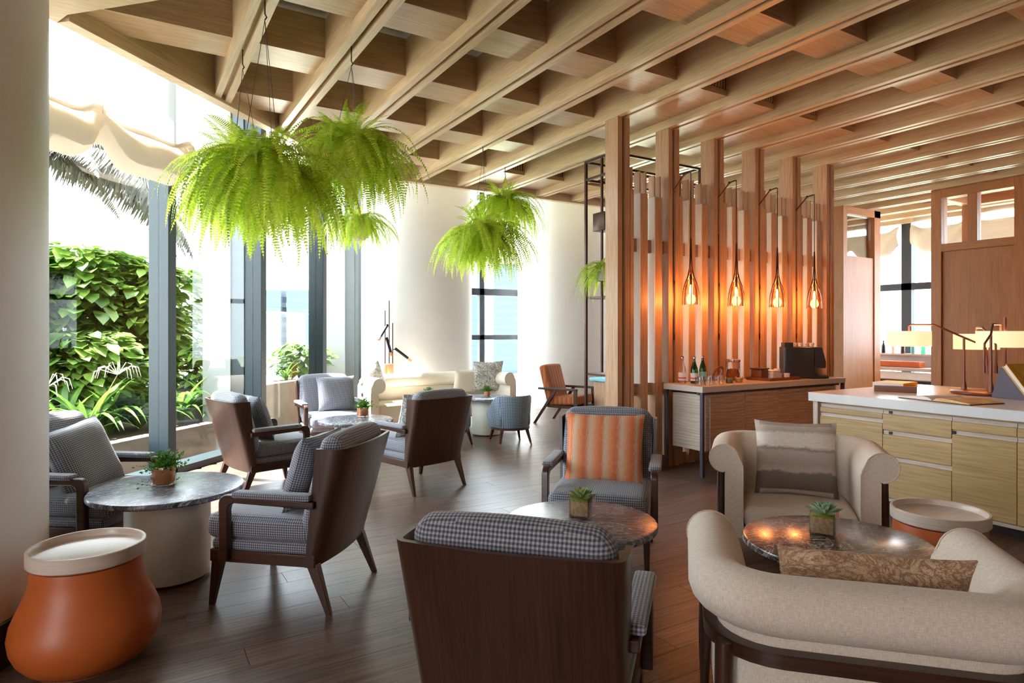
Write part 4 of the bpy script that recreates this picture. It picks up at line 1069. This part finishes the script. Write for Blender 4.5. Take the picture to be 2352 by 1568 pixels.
# ------------------------------------------------------------------ slim floor lamp behind the sofa
fl = thing('floor_lamp', 'slim bronze floor lamp with three tube spots behind the sofa', 'floor lamp', (3.62, 9.76, 0))
obj('base', MB().lathe([(0.075, 0.0), (0.075, 0.97), (0.07, 0.975)], 24), 'copper', fl)
for x, y, z in ((-0.06, 0, 1.83), (0.02, 0.03, 1.99), (0.06, -0.02, 1.63)): obj('rod', MB().tube([(x, y, 0.97), (x, y, z)], 0.009, 8), 'bronze', fl, grain='z')
def spot(p, q):
    p, q = Vector(p), Vector(q); d = (q - p)
    o = obj('spot_tube', MB().tube([p, p + d * 0.8], 0.022, 12), 'black_metal', fl)
    obj('spot_tip', MB().tube([p + d * 0.8, q], 0.0225, 12), 'copper', o)
spot((-0.02, 0.0, 1.60), (-0.21, -0.12, 1.36)); spot((-0.045, -0.02, 1.40), (0.03, -0.06, 1.10)); spot((0.09, -0.05, 1.22), (0.31, -0.20, 1.02))
obj('cross_arm', MB().tube([(-0.06, 0, 1.57), (0.02, 0.03, 1.57)], 0.006, 6).tube([(-0.06, 0, 1.36), (-0.045, -0.02, 1.38)], 0.008, 6).tube([(0.06, -0.02, 1.20), (0.09, -0.05, 1.21)], 0.008, 6), 'bronze', fl)

# ------------------------------------------------------------------ blinds
def blind(label, P, notches, z_top, z_puff, z_bot, s0, s1, bulge, group):
    t = thing('roman_blind', label, 'blind', (0, 0, 0), 0, group)
    ns = 48; nv = 14; m = MB(); vs = []; fs = []
    def near(s):
        return max(math.exp(-((s - k) / 0.13) ** 2) for k in notches)
    for i in range(ns + 1):
        s = s0 + (s1 - s0) * i / ns; k = near(s)
        zb_, zp = z_bot + 0.20 * k, z_puff + 0.10 * k
        for j in range(nv + 1):
            v = j / nv; z = zb_ + (zp - zb_) * v
            b = bulge * (1 - 0.55 * k) * (sin(pi * min(1, v * 1.08)) ** 0.6) if v < 0.93 else 0.02
            x, y = P(s, 0.02 + b + 0.012 * sin(11 * s + 7 * v)); vs.append((x, y, z))
    for i in range(ns):
        for j in range(nv): fs.append((i * (nv + 1) + j, (i + 1) * (nv + 1) + j, (i + 1) * (nv + 1) + j + 1, i * (nv + 1) + j + 1))
    o = obj('gathered_fold', m.add(vs, fs, True), 'blind', t, fix=False)
    m = MB(); vs = []; fs = []
    for i in range(ns + 1):
        s = s0 + (s1 - s0) * i / ns; k = near(s)
        for j in range(9):
            v = j / 8; z = z_puff + 0.10 * k + (z_top - z_puff - 0.10 * k) * v
            x, y = P(s, 0.03 + 0.03 * sin(5 * s) * (1 - v)); vs.append((x, y, z))
    for i in range(ns):
        for j in range(8): fs.append((i * 9 + j, (i + 1) * 9 + j, (i + 1) * 9 + j + 1, i * 9 + j + 1))
    obj('voile', m.add(vs, fs, True), 'sheer', t, fix=False)
    for k in notches:
        x, y = P(k, 0.08); obj('cord', MB().tube([(x, y, z_puff), (x, y, z_top - 0.5)], 0.003, 5), 'planter_grey', t)
    return t
blind('gathered beige blind hanging at the top of the glass facade', lambda s, n: fp(s, 0.05 + n), [-3.3, -2.17, -1.04, 0.1], 4.98, 3.42, 2.98, -4.4, 0.12, 0.17, 'gathered blinds')
blind('gathered beige blind at the far right window, nearer panel', lambda s, n: (13.96 - n, s), [4.8, 5.9, 6.95], 4.98, 3.60, 3.10, 4.8, 6.97, 0.15, 'gathered blinds')
blind('gathered beige blind at the far right window, further panel', lambda s, n: (13.96 - n, s), [7.22, 8.25, 9.3], 4.98, 3.60, 3.10, 7.22, 9.3, 0.15, 'gathered blinds')

# ------------------------------------------------------------------ pantry beyond the doorway
pc = thing('pantry_counter', 'pale pantry counter seen through the doorway', 'counter')
obj('body', MB().bb(12.7, 13.4, 4.9, 8.2, 0, 0.66), 'side_pale', pc, grain='y'); obj('worktop', MB().bb(12.62, 13.45, 4.88, 8.22, 0.74, 0.80), 'side_pale', pc, grain='y')
obj('drawer_band', MB().bb(12.66, 12.70, 4.9, 8.2, 0.58, 0.72), 'paper', pc); obj('shadow_gap', MB().bb(12.69, 12.72, 4.9, 8.2, 0.48, 0.56), 'dark_void', pc)
obj('upstand', MB().bb(13.30, 13.40, 4.9, 8.2, 0.80, 1.02), 'planter_grey', pc)
obj('bottle_shelf', MB().bb(13.2, 13.45, 4.9, 8.2, 1.02, 1.05), 'side_pale', pc)
tag(obj('serving_box', MB().rbox((0, 0, 0.06), (0.22, 1.0, 0.11), 0.01, 2), 'terracotta', None, (12.9, 6.75, 0.801)), 'long orange box on the pantry counter', 'box')
pb_me = MB().lathe([(0.035, 0), (0.04, 0.006), (0.04, 0.14), (0.014, 0.20), (0.014, 0.26), (0.0, 0.262)], 14)
cols = ['black_plastic', 'greenglass', 'label_blue', 'walnut', 'ceramic', 'black_plastic', 'copper']
labs = ['dark bottle on the pantry shelf, nearest the doorway post', 'green bottle on the pantry shelf', 'blue bottle on the pantry shelf', 'brown bottle on the pantry shelf', 'white bottle on the pantry shelf', 'dark bottle on the pantry shelf beside the copper one', 'copper bottle on the pantry shelf']
for i in range(7):
    tag(obj('pantry_bottle', pb_me.mesh('pantry_bottle', M[cols[i]]), None, None, (13.32, 6.25 + 0.19 * i, 1.051)), labs[i], 'bottle', 'bottles on the pantry shelf')

# ------------------------------------------------------------------ plants
def frond_mesh(L, up0, up1, n, wid, mat, seed, bend=0.0, power=1.0, droop=0.0, fat=1.0):
    rn = random.Random(seed); pts = []; p = Vector((0, 0, 0)); step = L / n; yaw = 0.0
    pts.append((p.copy(), radians(up0), 0.0))
    for i in range(n):
        t = (i + 1) / n; a = radians(up0 + (up1 - up0) * t ** power); yaw += bend / n
        p = p + Vector((sin(yaw) * cos(a), cos(yaw) * cos(a), sin(a))) * step
        pts.append((p.copy(), a, yaw))
    vs = []; fs = []
    m = MB()
    for i in range(n):
        (p0, a0, y0), (p1, a1, y1) = pts[i], pts[i + 1]; r = 0.0022 * (1 - i / n) + 0.0006
        side = Vector((cos(y0), -sin(y0), 0)); o = len(vs)
        vs += [p0 - side * r, p0 + side * r, p1 + side * r, p1 - side * r]; fs.append((o, o + 1, o + 2, o + 3))
        t = i / n
        w_ = wid * min(1, t * 5 + 0.25) * (1 - t ** 2.2) * (0.9 + 0.2 * rn.random())
        if w_ < 0.004: continue
        fwd = (p1 - p0).normalized(); nor = side.cross(fwd)
        for s in (-1, 1):
            b = step * 0.46 * fat
            dirv = (side * s + fwd * 0.28 - nor * (0.10 + 0.25 * rn.random()) * (1 if nor.z > 0 else -1) - Vector((0, 0, droop * (0.6 + 0.8 * rn.random())))).normalized()
            o = len(vs); c = (p0 + p1) * 0.5
            vs += [c - fwd * b * 0.6, c + dirv * w_ * 0.55 - fwd * b * 0.75, c + dirv * w_, c + dirv * w_ * 0.5 + fwd * b * 0.85, c + fwd * b * 0.6]
            fs.append((o, o + 1, o + 2, o + 3, o + 4))
    m.add(vs, fs, False)
    return m.mesh('frond', mat, 'y', False)
FR = []
for k, (L, u0, u1, pw) in enumerate([(0.86, 62, -84, 0.85), (0.94, 50, -88, 0.8), (1.0, 40, -90, 0.75), (0.95, 26, -90, 0.72), (0.80, 12, -92, 0.7), (0.50, 80, 0, 1.2), (0.98, 34, -88, 0.66), (0.70, -8, -92, 0.55), (0.86, 16, -92, 0.55)]):
    FR.append(frond_mesh(L, u0, u1, 38, 0.062, 'fern', k, 0.25 * (-1) ** k, pw))
FRY = frond_mesh(0.66, 45, -70, 30, 0.055, 'fern_yellow', 99, 0.2, 0.9)
def fern(label, hook, z_rim, size, n, seed, pot_r=0.14, yellow=0, show_pot=False, hook_z=3.78):
    rn = random.Random(seed)
    t = thing('hanging_fern', label, 'hanging plant', (hook[0], hook[1], 0), 0, 'hanging ferns')
    obj('basket', MB().lathe([(0.02, z_rim - 0.25), (pot_r * 0.6, z_rim - 0.235), (pot_r * 0.9, z_rim - 0.16), (pot_r, z_rim - 0.06), (pot_r, z_rim), (pot_r - 0.01, z_rim), (pot_r - 0.01, z_rim - 0.03), (0, z_rim - 0.03)], 28), 'pot_white', t)
    zj = 3.62
    obj('hook', MB().tube([(0, 0, hook_z), (0, 0, zj + 0.04), (0.012, 0, zj + 0.02), (0, 0, zj)], 0.005, 6), 'black_metal', t)
    for k in range(3):
        a = 2.1 * k + seed; obj('chain', MB().tube([(0, 0, zj), (pot_r * cos(a), pot_r * sin(a), z_rim - 0.01)], 0.0022, 5), 'steel_leg', t)
    for i in range(n):
        q = i / n
        k = rn.choice([0, 1, 2, 2, 3, 3, 4, 4, 6, 7, 7, 8, 8, 8]) if q > 0.09 else 5
        me = FR[k]
        if yellow and i % 11 == 3 and i < yellow * 11: me = FRY
        o = bpy.data.objects.new('frond', me); link(o, t)
        az = 2.399963 * i + rn.uniform(-0.3, 0.3); rr = pot_r * 0.6 * rn.random() ** 0.5
        o.location = (-sin(az) * rr, cos(az) * rr, z_rim - 0.02 + 0.05 * rn.random())
        o.rotation_euler = (rn.uniform(-0.22, 0.12), rn.uniform(-0.35, 0.35), az)
        sc = size * rn.uniform(0.72, 1.12); o.scale = (sc, sc, sc)
    return t
fern('large hanging fern with yellowing fronds, nearest the viewer', (0.815, 4.58), 2.62, 0.86, 285, 1, 0.15, 4)
fern('hanging fern just behind the nearest one, beside the facade', (0.815, 5.54), 2.82, 0.86, 250, 2, 0.15, 0)
fern('high hanging fern in the middle of the left ceiling', (1.549, 5.02), 2.98, 0.80, 285, 3, 0.14, 1)
fern('hanging fern showing its white basket behind the high one', (2.282, 7.15), 2.78, 0.56, 180, 4, 0.14)
fern('lower hanging fern of the pair near the far columns', (3.735, 6.82), 2.72, 0.90, 270, 5, 0.14)
fern('higher hanging fern of the pair near the far columns', (4.482, 7.55), 3.28, 0.80, 240, 6, 0.14)
for i in range(90):
    rn = random.Random(500 + i); o = bpy.data.objects.new('frond', FR[rn.choice([1, 2, 3, 4, 0])]); link(o, shf)
    az = rn.uniform(0, 6.28); o.location = (5.08 + rn.uniform(-0.14, 0.14), 6.02 + rn.uniform(-0.06, 0.06), 2.27); o.rotation_euler = (rn.uniform(-0.2, 0.2), rn.uniform(-0.2, 0.2), az)
    s_ = rn.uniform(0.5, 0.75); o.scale = (s_, s_, s_)

# small table plants
def tuft(parent, z, n, L, wid, mat, seed, lo=25, hi=85):
    rn = random.Random(seed); vs = []; fs = []
    for i in range(n):
        az = rn.uniform(0, 6.283); a = radians(rn.uniform(lo, hi)); l_ = L * rn.uniform(0.6, 1.1); b = Vector((rn.uniform(-0.03, 0.03), rn.uniform(-0.03, 0.03), z))
        d = Vector((cos(az) * cos(a), sin(az) * cos(a), sin(a))); s = Vector((-sin(az), cos(az), 0))
        for q in range(5):
            t = (q + 1) / 5; c = b + d * l_ * t + Vector((0, 0, -0.02 * t * t)); o = len(vs); r = wid * rn.uniform(0.7, 1.2); dd = (s * rn.uniform(-1, 1) + d * 0.6 + Vector((0, 0, rn.uniform(-0.4, 0.5)))).normalized()
            sd = dd.cross(Vector((rn.random(), rn.random(), rn.random()))).normalized()
            vs += [c, c + dd * r + sd * r * 0.5, c + dd * r * 2.0, c + dd * r - sd * r * 0.5]; fs.append((o, o + 1, o + 2, o + 3))
    return obj('foliage', MB().add(vs, fs), mat, parent, fix=False)
def herb_pot(label, loc, z, k, seed, trail=0):
    t = thing('potted_herb', label, 'potted plant', (loc[0], loc[1], z), 0, 'small table plants')
    obj('pot', MB().lathe([(0.040 * k, 0.003), (0.052 * k, 0.01), (0.058 * k, 0.085 * k), (0.052 * k, 0.085 * k), (0.0, 0.075 * k)], 24), 'copper', t)
    obj('glass', MB().lathe([(0.055 * k, 0.0), (0.063 * k, 0.002), (0.064 * k, 0.05 * k)], 24), 'clear', t)
    tuft(t, 0.08 * k, int(150), 0.11 * k, 0.010 * k, 'herb', seed, 5, 88)
    if trail: tuft(t, 0.05 * k, 26, 0.13 * k, 0.008 * k, 'herb', seed + 1, -50, 0)
    return t
herb_pot('leafy green plant in a copper pot on the table by the terracotta stool', (0.205, 4.50), 0.551, 1.15, 11, 1)
herb_pot('leafy green plant in a copper pot on the table between window chairs', (2.27, 6.93), 0.551, 1.1, 12)
herb_pot('small leafy plant on the table behind the blue tub chair', (4.52, 8.12), 0.551, 0.85, 13)
herb_pot('small leafy plant on the table at the middle of the sofa', (3.72, 8.42), 0.551, 0.8, 14)
def rosette(label, loc, z, rz, mat, k, seed, filling):
    t = thing('potted_succulent', label, 'potted plant', (loc[0], loc[1], z), rz, 'succulents in glass cubes')
    w_ = 0.052 * k; h = 0.105 * k; g = 0.004
    obj('glass_cube', MB().bb(-w_, w_, -w_, -w_ + g, 0, h).bb(-w_, w_, w_ - g, w_, 0, h).bb(-w_, -w_ + g, -w_ + g, w_ - g, 0, h).bb(w_ - g, w_, -w_ + g, w_ - g, 0, h).bb(-w_ + g, w_ - g, -w_ + g, w_ - g, 0, 0.008), 'clear', t)
    obj('soil', MB().rbox((0, 0, 0.008 + h * 0.36), (2 * w_ - 0.014, 2 * w_ - 0.014, h * 0.72), 0.006, 2), filling, t)
    obj('moss', MB().rbox((0, 0, h * 0.80), (2 * w_ - 0.016, 2 * w_ - 0.016, h * 0.14), 0.008, 2), 'moss', t)
    me = MB().add([(0, 0, 0), (0.014 * k, 0.035 * k, 0.006), (0.011 * k, 0.062 * k, 0.008), (0, 0.082 * k, 0.004), (-0.011 * k, 0.062 * k, 0.008), (-0.014 * k, 0.035 * k, 0.006), (0, 0.03 * k, -0.008), (0, 0.06 * k, -0.004)], [(0, 1, 6), (1, 2, 7, 6), (2, 3, 7), (3, 4, 7), (4, 5, 6, 7), (5, 0, 6), (0, 5, 1), (1, 5, 4, 2), (2, 4, 3)], True).mesh('leaf', mat, 'y')
    for i in range(34):
        a = 2.39996 * i; up = radians(12 + 62 * (i / 34)); o = bpy.data.objects.new('leaf', me); link(o, t)
        o.location = (0, 0, h * 0.86 + 0.012 * k * (i / 34)); o.rotation_euler = (up, 0, a); s_ = 1.08 - 0.6 * (i / 34); o.scale = (s_, s_, s_)
    return t
rosette('pale green succulent in a glass cube on the grey veined table', (2.005, 2.60), 0.551, 0.55, 'succ2', 1.0, 21, 'soil')
rosette('blue green succulent in a glass cube on the dark brown table', (2.95, 1.88), 0.501, 0.35, 'succ', 1.08, 22, 'soil')

# ------------------------------------------------------------------ terrace and garden outside the glass
ter = obj('terrace_ground', MB().prism([fp(-14, -0.26), fp(9, -0.26), fp(9, -9), fp(-14, -9)], -0.25, -0.06), 'terrace'); tag(ter, 'pale paved terrace outside the glass facade', 'terrace', None, 'structure')
far = obj('distant_ground', MB().bb(-300, 400, 12.5, 500, -14.2, -14.0).bb(-300, -12, -60, 12.5, -14.2, -14.0), 'lawn'); tag(far, 'hazy green parkland far below the terrace', 'ground', None, 'structure')
pl1 = thing('stone_planter', 'low stone planter along the foot of the facade', 'planter'); 
obj('front_wall', MB().prism([fp(-9, -0.45), fp(1.2, -0.45), fp(1.2, -0.60), fp(-9, -0.60)], -0.06, 0.36), 'stone', pl1); obj('soil', MB().prism([fp(-9, -0.60), fp(1.2, -0.60), fp(1.7, -2.0), fp(4.4, -2.0), fp(4.4, -4.2), fp(-9, -4.2)], -0.06, 0.30), 'bark', pl1)
pl2 = thing('stone_planter', 'taller stone planter behind the facade near the sofa', 'planter')
obj('front_wall', MB().prism([fp(1.8, -0.45), fp(4.4, -0.45), fp(4.4, -0.60), fp(1.8, -0.60)], -0.06, 0.74), 'stone', pl2); obj('body', MB().prism([fp(1.8, -0.60), fp(4.4, -0.60), fp(4.4, -1.8), fp(1.8, -1.8)], -0.06, 0.66), 'stone', pl2); obj('soil', MB().prism([fp(1.85, -0.61), fp(4.35, -0.61), fp(4.35, -1.75), fp(1.85, -1.75)], 0.66, 0.69), 'bark', pl2)
def shrub(label, loc, rad, h, n, ls, mat, seed, z0=0.28):
    rn = random.Random(seed); t = thing('garden_shrub', label, 'shrub', (loc[0], loc[1], z0), 0, 'shrubs beyond the glass')
    vs = []; fs = []
    for i in range(n):
        th = rn.uniform(0, 6.283); zz = rn.random() ** 0.8; r = rad * (rn.random() ** 0.45) * sqrt(max(0.05, 1 - (abs(zz - 0.5) * 1.6) ** 2)) * (0.8 + 0.3 * sin(3 * th + seed))
        c = Vector((r * cos(th), r * sin(th), 0.1 + zz * h)); out = Vector((cos(th), sin(th), rn.uniform(-0.5, 0.5))).normalized()
        sd = out.cross(Vector((rn.uniform(-0.4, 0.4), rn.uniform(-0.4, 0.4), 1))).normalized(); up = sd.cross(out); L = ls * rn.uniform(0.6, 1.3); W_ = L * rn.uniform(0.28, 0.45); dr = -0.3 * L
        o = len(vs); g1 = Vector((0, 0, dr * 0.12)); g2 = Vector((0, 0, dr * 0.5))
        vs += [c, c + out * L * 0.3 + g1, c + out * L * 0.68 + g2, c + out * L + Vector((0, 0, dr))]
        for s_ in (1, -1): vs += [c + out * L * 0.22 + sd * W_ * 0.85 * s_ + up * L * 0.08 + g1, c + out * L * 0.62 + sd * W_ * 0.8 * s_ + up * L * 0.07 + g2]
        fs += [(o, o + 4, o + 1), (o + 1, o + 4, o + 5, o + 2), (o + 2, o + 5, o + 3), (o, o + 1, o + 6), (o + 1, o + 2, o + 7, o + 6), (o + 2, o + 3, o + 7)]
    obj('foliage', MB().add(vs, fs, True), mat, t, fix=False)
    for k in range(4):
        a = 1.6 * k + seed; obj('stem', MB().tube([(0.04 * cos(a), 0.04 * sin(a), -0.02), (rad * 0.3 * cos(a), rad * 0.3 * sin(a), h * 0.5), (rad * 0.5 * cos(a), rad * 0.5 * sin(a), h * 0.85)], [0.02, 0.014, 0.005], 6), 'bark', t)
    return t
shrub('broad leafy shrub at the edge of the first window', (-1.25, 9.7), 0.85, 2.0, 2900, 0.20, 'bush', 31)
shrub('tall leafy shrub in the middle of the first window', (-0.45, 10.3), 0.95, 2.2, 3200, 0.22, 'bush', 32)
shrub('leafy shrub in the first window next to the wide mullion', (0.35, 10.6), 0.80, 2.05, 2700, 0.20, 'bush', 33)
shrub('small leafy shrub at the second window', (1.05, 10.2), 0.45, 0.95, 500, 0.15, 'bush', 34)
shrub('low shrub in the garden under the tall middle one', (-0.5, 9.3), 0.80, 1.1, 1900, 0.18, 'bush', 35)
shrub('low bright shrub on the taller planter', (2.55, 10.9), 0.50, 0.50, 520, 0.15, 'lily', 36, 0.68)
blade = []
for k, (L, u0, u1) in enumerate([(0.75, 80, -35), (0.85, 72, -60), (0.65, 60, -50), (0.7, 85, 20)]):
    pts = []; p = Vector((0, 0, 0)); n = 9; vs = []; fs = []
    for i in range(n + 1):
        t = i / n; a = radians(u0 + (u1 - u0) * t); w_ = 0.030 * (sin(pi * min(1, t * 0.9 + 0.12)) ** 0.6) * (1 - t ** 6)
        vs += [(-w_, p.y, p.z + w_ * 0.3), (0, p.y, p.z), (w_, p.y, p.z + w_ * 0.3)]
        p = p + Vector((0, cos(a), sin(a))) * L / n
    for i in range(n): fs += [(3 * i, 3 * i + 1, 3 * i + 4, 3 * i + 3), (3 * i + 1, 3 * i + 2, 3 * i + 5, 3 * i + 4)]
    blade.append(MB().add(vs, fs, True).mesh('leaf', 'lily', 'y', False))
def lily(label, loc, n, k, seed, z0=0.29):
    rn = random.Random(seed); t = thing('garden_lily', label, 'plant', (loc[0], loc[1], z0), 0, 'strap-leaved lilies beyond the glass')
    for i in range(n):
        o = bpy.data.objects.new('leaf', rn.choice(blade)); link(o, t); o.rotation_euler = (0, rn.uniform(-0.2, 0.2), 2.4 * i + rn.uniform(-0.3, 0.3)); s_ = k * rn.uniform(0.75, 1.15); o.scale = (s_, s_, s_)
    return t
for i, (p, lab) in enumerate([((-0.95, 8.35), 'strap-leaved lily behind the half hidden chair'), ((-0.55, 8.55), 'strap-leaved lily just right of the half hidden chair'), ((-0.15, 8.75), 'strap-leaved lily in the middle of the first window'), ((0.15, 8.95), 'strap-leaved lily next to the wide mullion'), ((0.62, 9.3), 'strap-leaved lily at the second window, nearer the mullion'), ((0.95, 9.5), 'strap-leaved lily at the second window, nearer the pale fin'), ((-0.35, 8.35), 'low strap-leaved lily spilling over the planter edge')]):
    lily(lab, p, 26, 1.15, 60 + i)
lily('strap-leaved lily on the taller planter near the sofa', (2.2, 10.55), 18, 0.6, 70, 0.68)
def spider(label, loc, h, tip, seed, z0=0.29):
    rn = random.Random(seed); t = thing('spider_lily', label, 'flower', (loc[0], loc[1], z0), 0, 'spider lily flowers')
    top = Vector((tip[0], tip[1], h)); obj('stalk', MB().tube([(0, 0, 0), (tip[0] * 0.5, tip[1] * 0.5, h * 0.6), top], [0.010, 0.008, 0.006], 6), 'stem', t)
    for i in range(12):
        a = i * 0.5236 + rn.uniform(-0.15, 0.15); u = radians(rn.uniform(15, 60)); e = top + Vector((cos(a) * cos(u), sin(a) * cos(u), sin(u))) * 0.17
        obj('petal', MB().tube([top, e, e + Vector((cos(a) * 0.06, sin(a) * 0.06, -0.02)), e + Vector((cos(a) * 0.09, sin(a) * 0.09, -0.13))], [0.003, 0.004, 0.006, 0.002], 5), 'flower', t)
    return t
spider('white spider lily bloom leaning in the middle of the first window', (-0.35, 8.30), 0.72, (0.28, 0.10), 81)
spider('white spider lily bloom beside the nearest round column', (-0.72, 8.20), 0.62, (0.02, 0.05), 82)
pf = frond_mesh(2.5, 30, -60, 64, 0.55, 'palm', 7, 0.15, 0.8, 0.9, 1.3)
pt = thing('palm_tree', 'tall feathery palm outside the first window', 'palm', (-1.05, 10.9, -0.06))
obj('trunk', MB().tube([(0, 0, 0), (0.05, 0, 2.5), (0, 0, 4.15)], [0.14, 0.11, 0.10], 14), 'bark', pt)
for i, (az, sx, k) in enumerate([(-1.0, 0.1, 1.0), (-1.35, -0.1, 0.95), (-1.7, 0.2, 0.95), (-2.1, -0.1, 0.85), (-2.6, 0, 0.8), (-0.5, 0, 0.85), (0.4, 0.1, 0.9), (2.0, 0, 0.9), (-1.2, 0.3, 0.75), (-1.9, 0.3, 0.7), (3.0, 0, 0.9), (-1.5, 0.35, 0.9), (-0.8, 0.3, 0.9), (-1.25, -0.25, 1.05), (-1.6, -0.3, 1.1), (-0.95, -0.2, 1.1)]):
    o = bpy.data.objects.new('frond', pf); link(o, pt); o.location = (0, 0, 4.1); o.rotation_euler = (sx, 0, az); o.scale = (k, k, k)
# glass balustrade and skyline
bal = thing('glass_balustrade', 'frameless glass balustrade at the terrace edge', 'balustrade')
for i in range(6):
    a, b = fp(1.0 + 1.5 * i, -4.4), fp(2.46 + 1.5 * i, -4.4)
    obj('glass_panel', MB().prism([a, b, (b[0] - 0.01, b[1] + 0.01), (a[0] - 0.01, a[1] + 0.01)], 0.0, 1.95), 'pane', bal)
    obj('post', MB().prism([fp(0.97 + 1.5 * i, -4.37), fp(1.03 + 1.5 * i, -4.37), fp(1.03 + 1.5 * i, -4.43), fp(0.97 + 1.5 * i, -4.43)], -0.06, 1.98), 'planter_grey', bal, grain='z')
p, q = fp(0.9, -4.37), fp(10.2, -4.37); p2, q2 = fp(0.9, -4.43), fp(10.2, -4.43)
obj('top_rail', MB().prism([p, q, q2, p2], 1.95, 1.99), 'planter_grey', bal)
def tower(label, loc, w_, dp, h, rz, floors, z0=-14):
    t = thing('office_tower', label, 'building', (loc[0], loc[1], z0), rz, 'hazy towers on the skyline')
    obj('block', MB().bb(-w_ / 2, w_ / 2, -dp / 2, dp / 2, 0, h), 'tower', t)
    for i in range(floors):
        z = h * (i + 0.3) / floors; obj('window_band', MB().bb(-w_ / 2 - 0.1, w_ / 2 + 0.1, -dp / 2 - 0.1, dp / 2 + 0.1, z, z + h * 0.45 / floors), 'tower_glass', t)
    return t
tower('hazy tower left of the gap through the facade', (41.5, 216), 7.5, 12, 28.5, -0.5, 9); tower('hazy tower right of the gap through the facade', (49.5, 212), 7.0, 12, 28.5, -0.5, 9)
tower('pale blue tower filling the far window', (122.5, 205), 10, 14, 40, -0.5, 14); tower('slim pale tower in the far window', (113, 215), 10, 10, 30, -0.5, 10)
tower('broad hazy block low on the skyline', (80, 240), 60, 20, 17, -0.5, 5)
hs = thing('pavilion', 'low building with terracotta roof below the far window', 'building', (62, 98, -14), -0.5)
obj('wall', MB().bb(-12, 12, -4, 4, 0, 4), 'paper', hs); obj('roof', MB().hexa([(-13, -5, 4), (13, -5, 4), (13, 5, 4), (-13, 5, 4)], [(-11, -0.4, 6.5), (11, -0.4, 6.5), (11, 0.4, 6.5), (-11, 0.4, 6.5)]), 'roof_tile', hs)
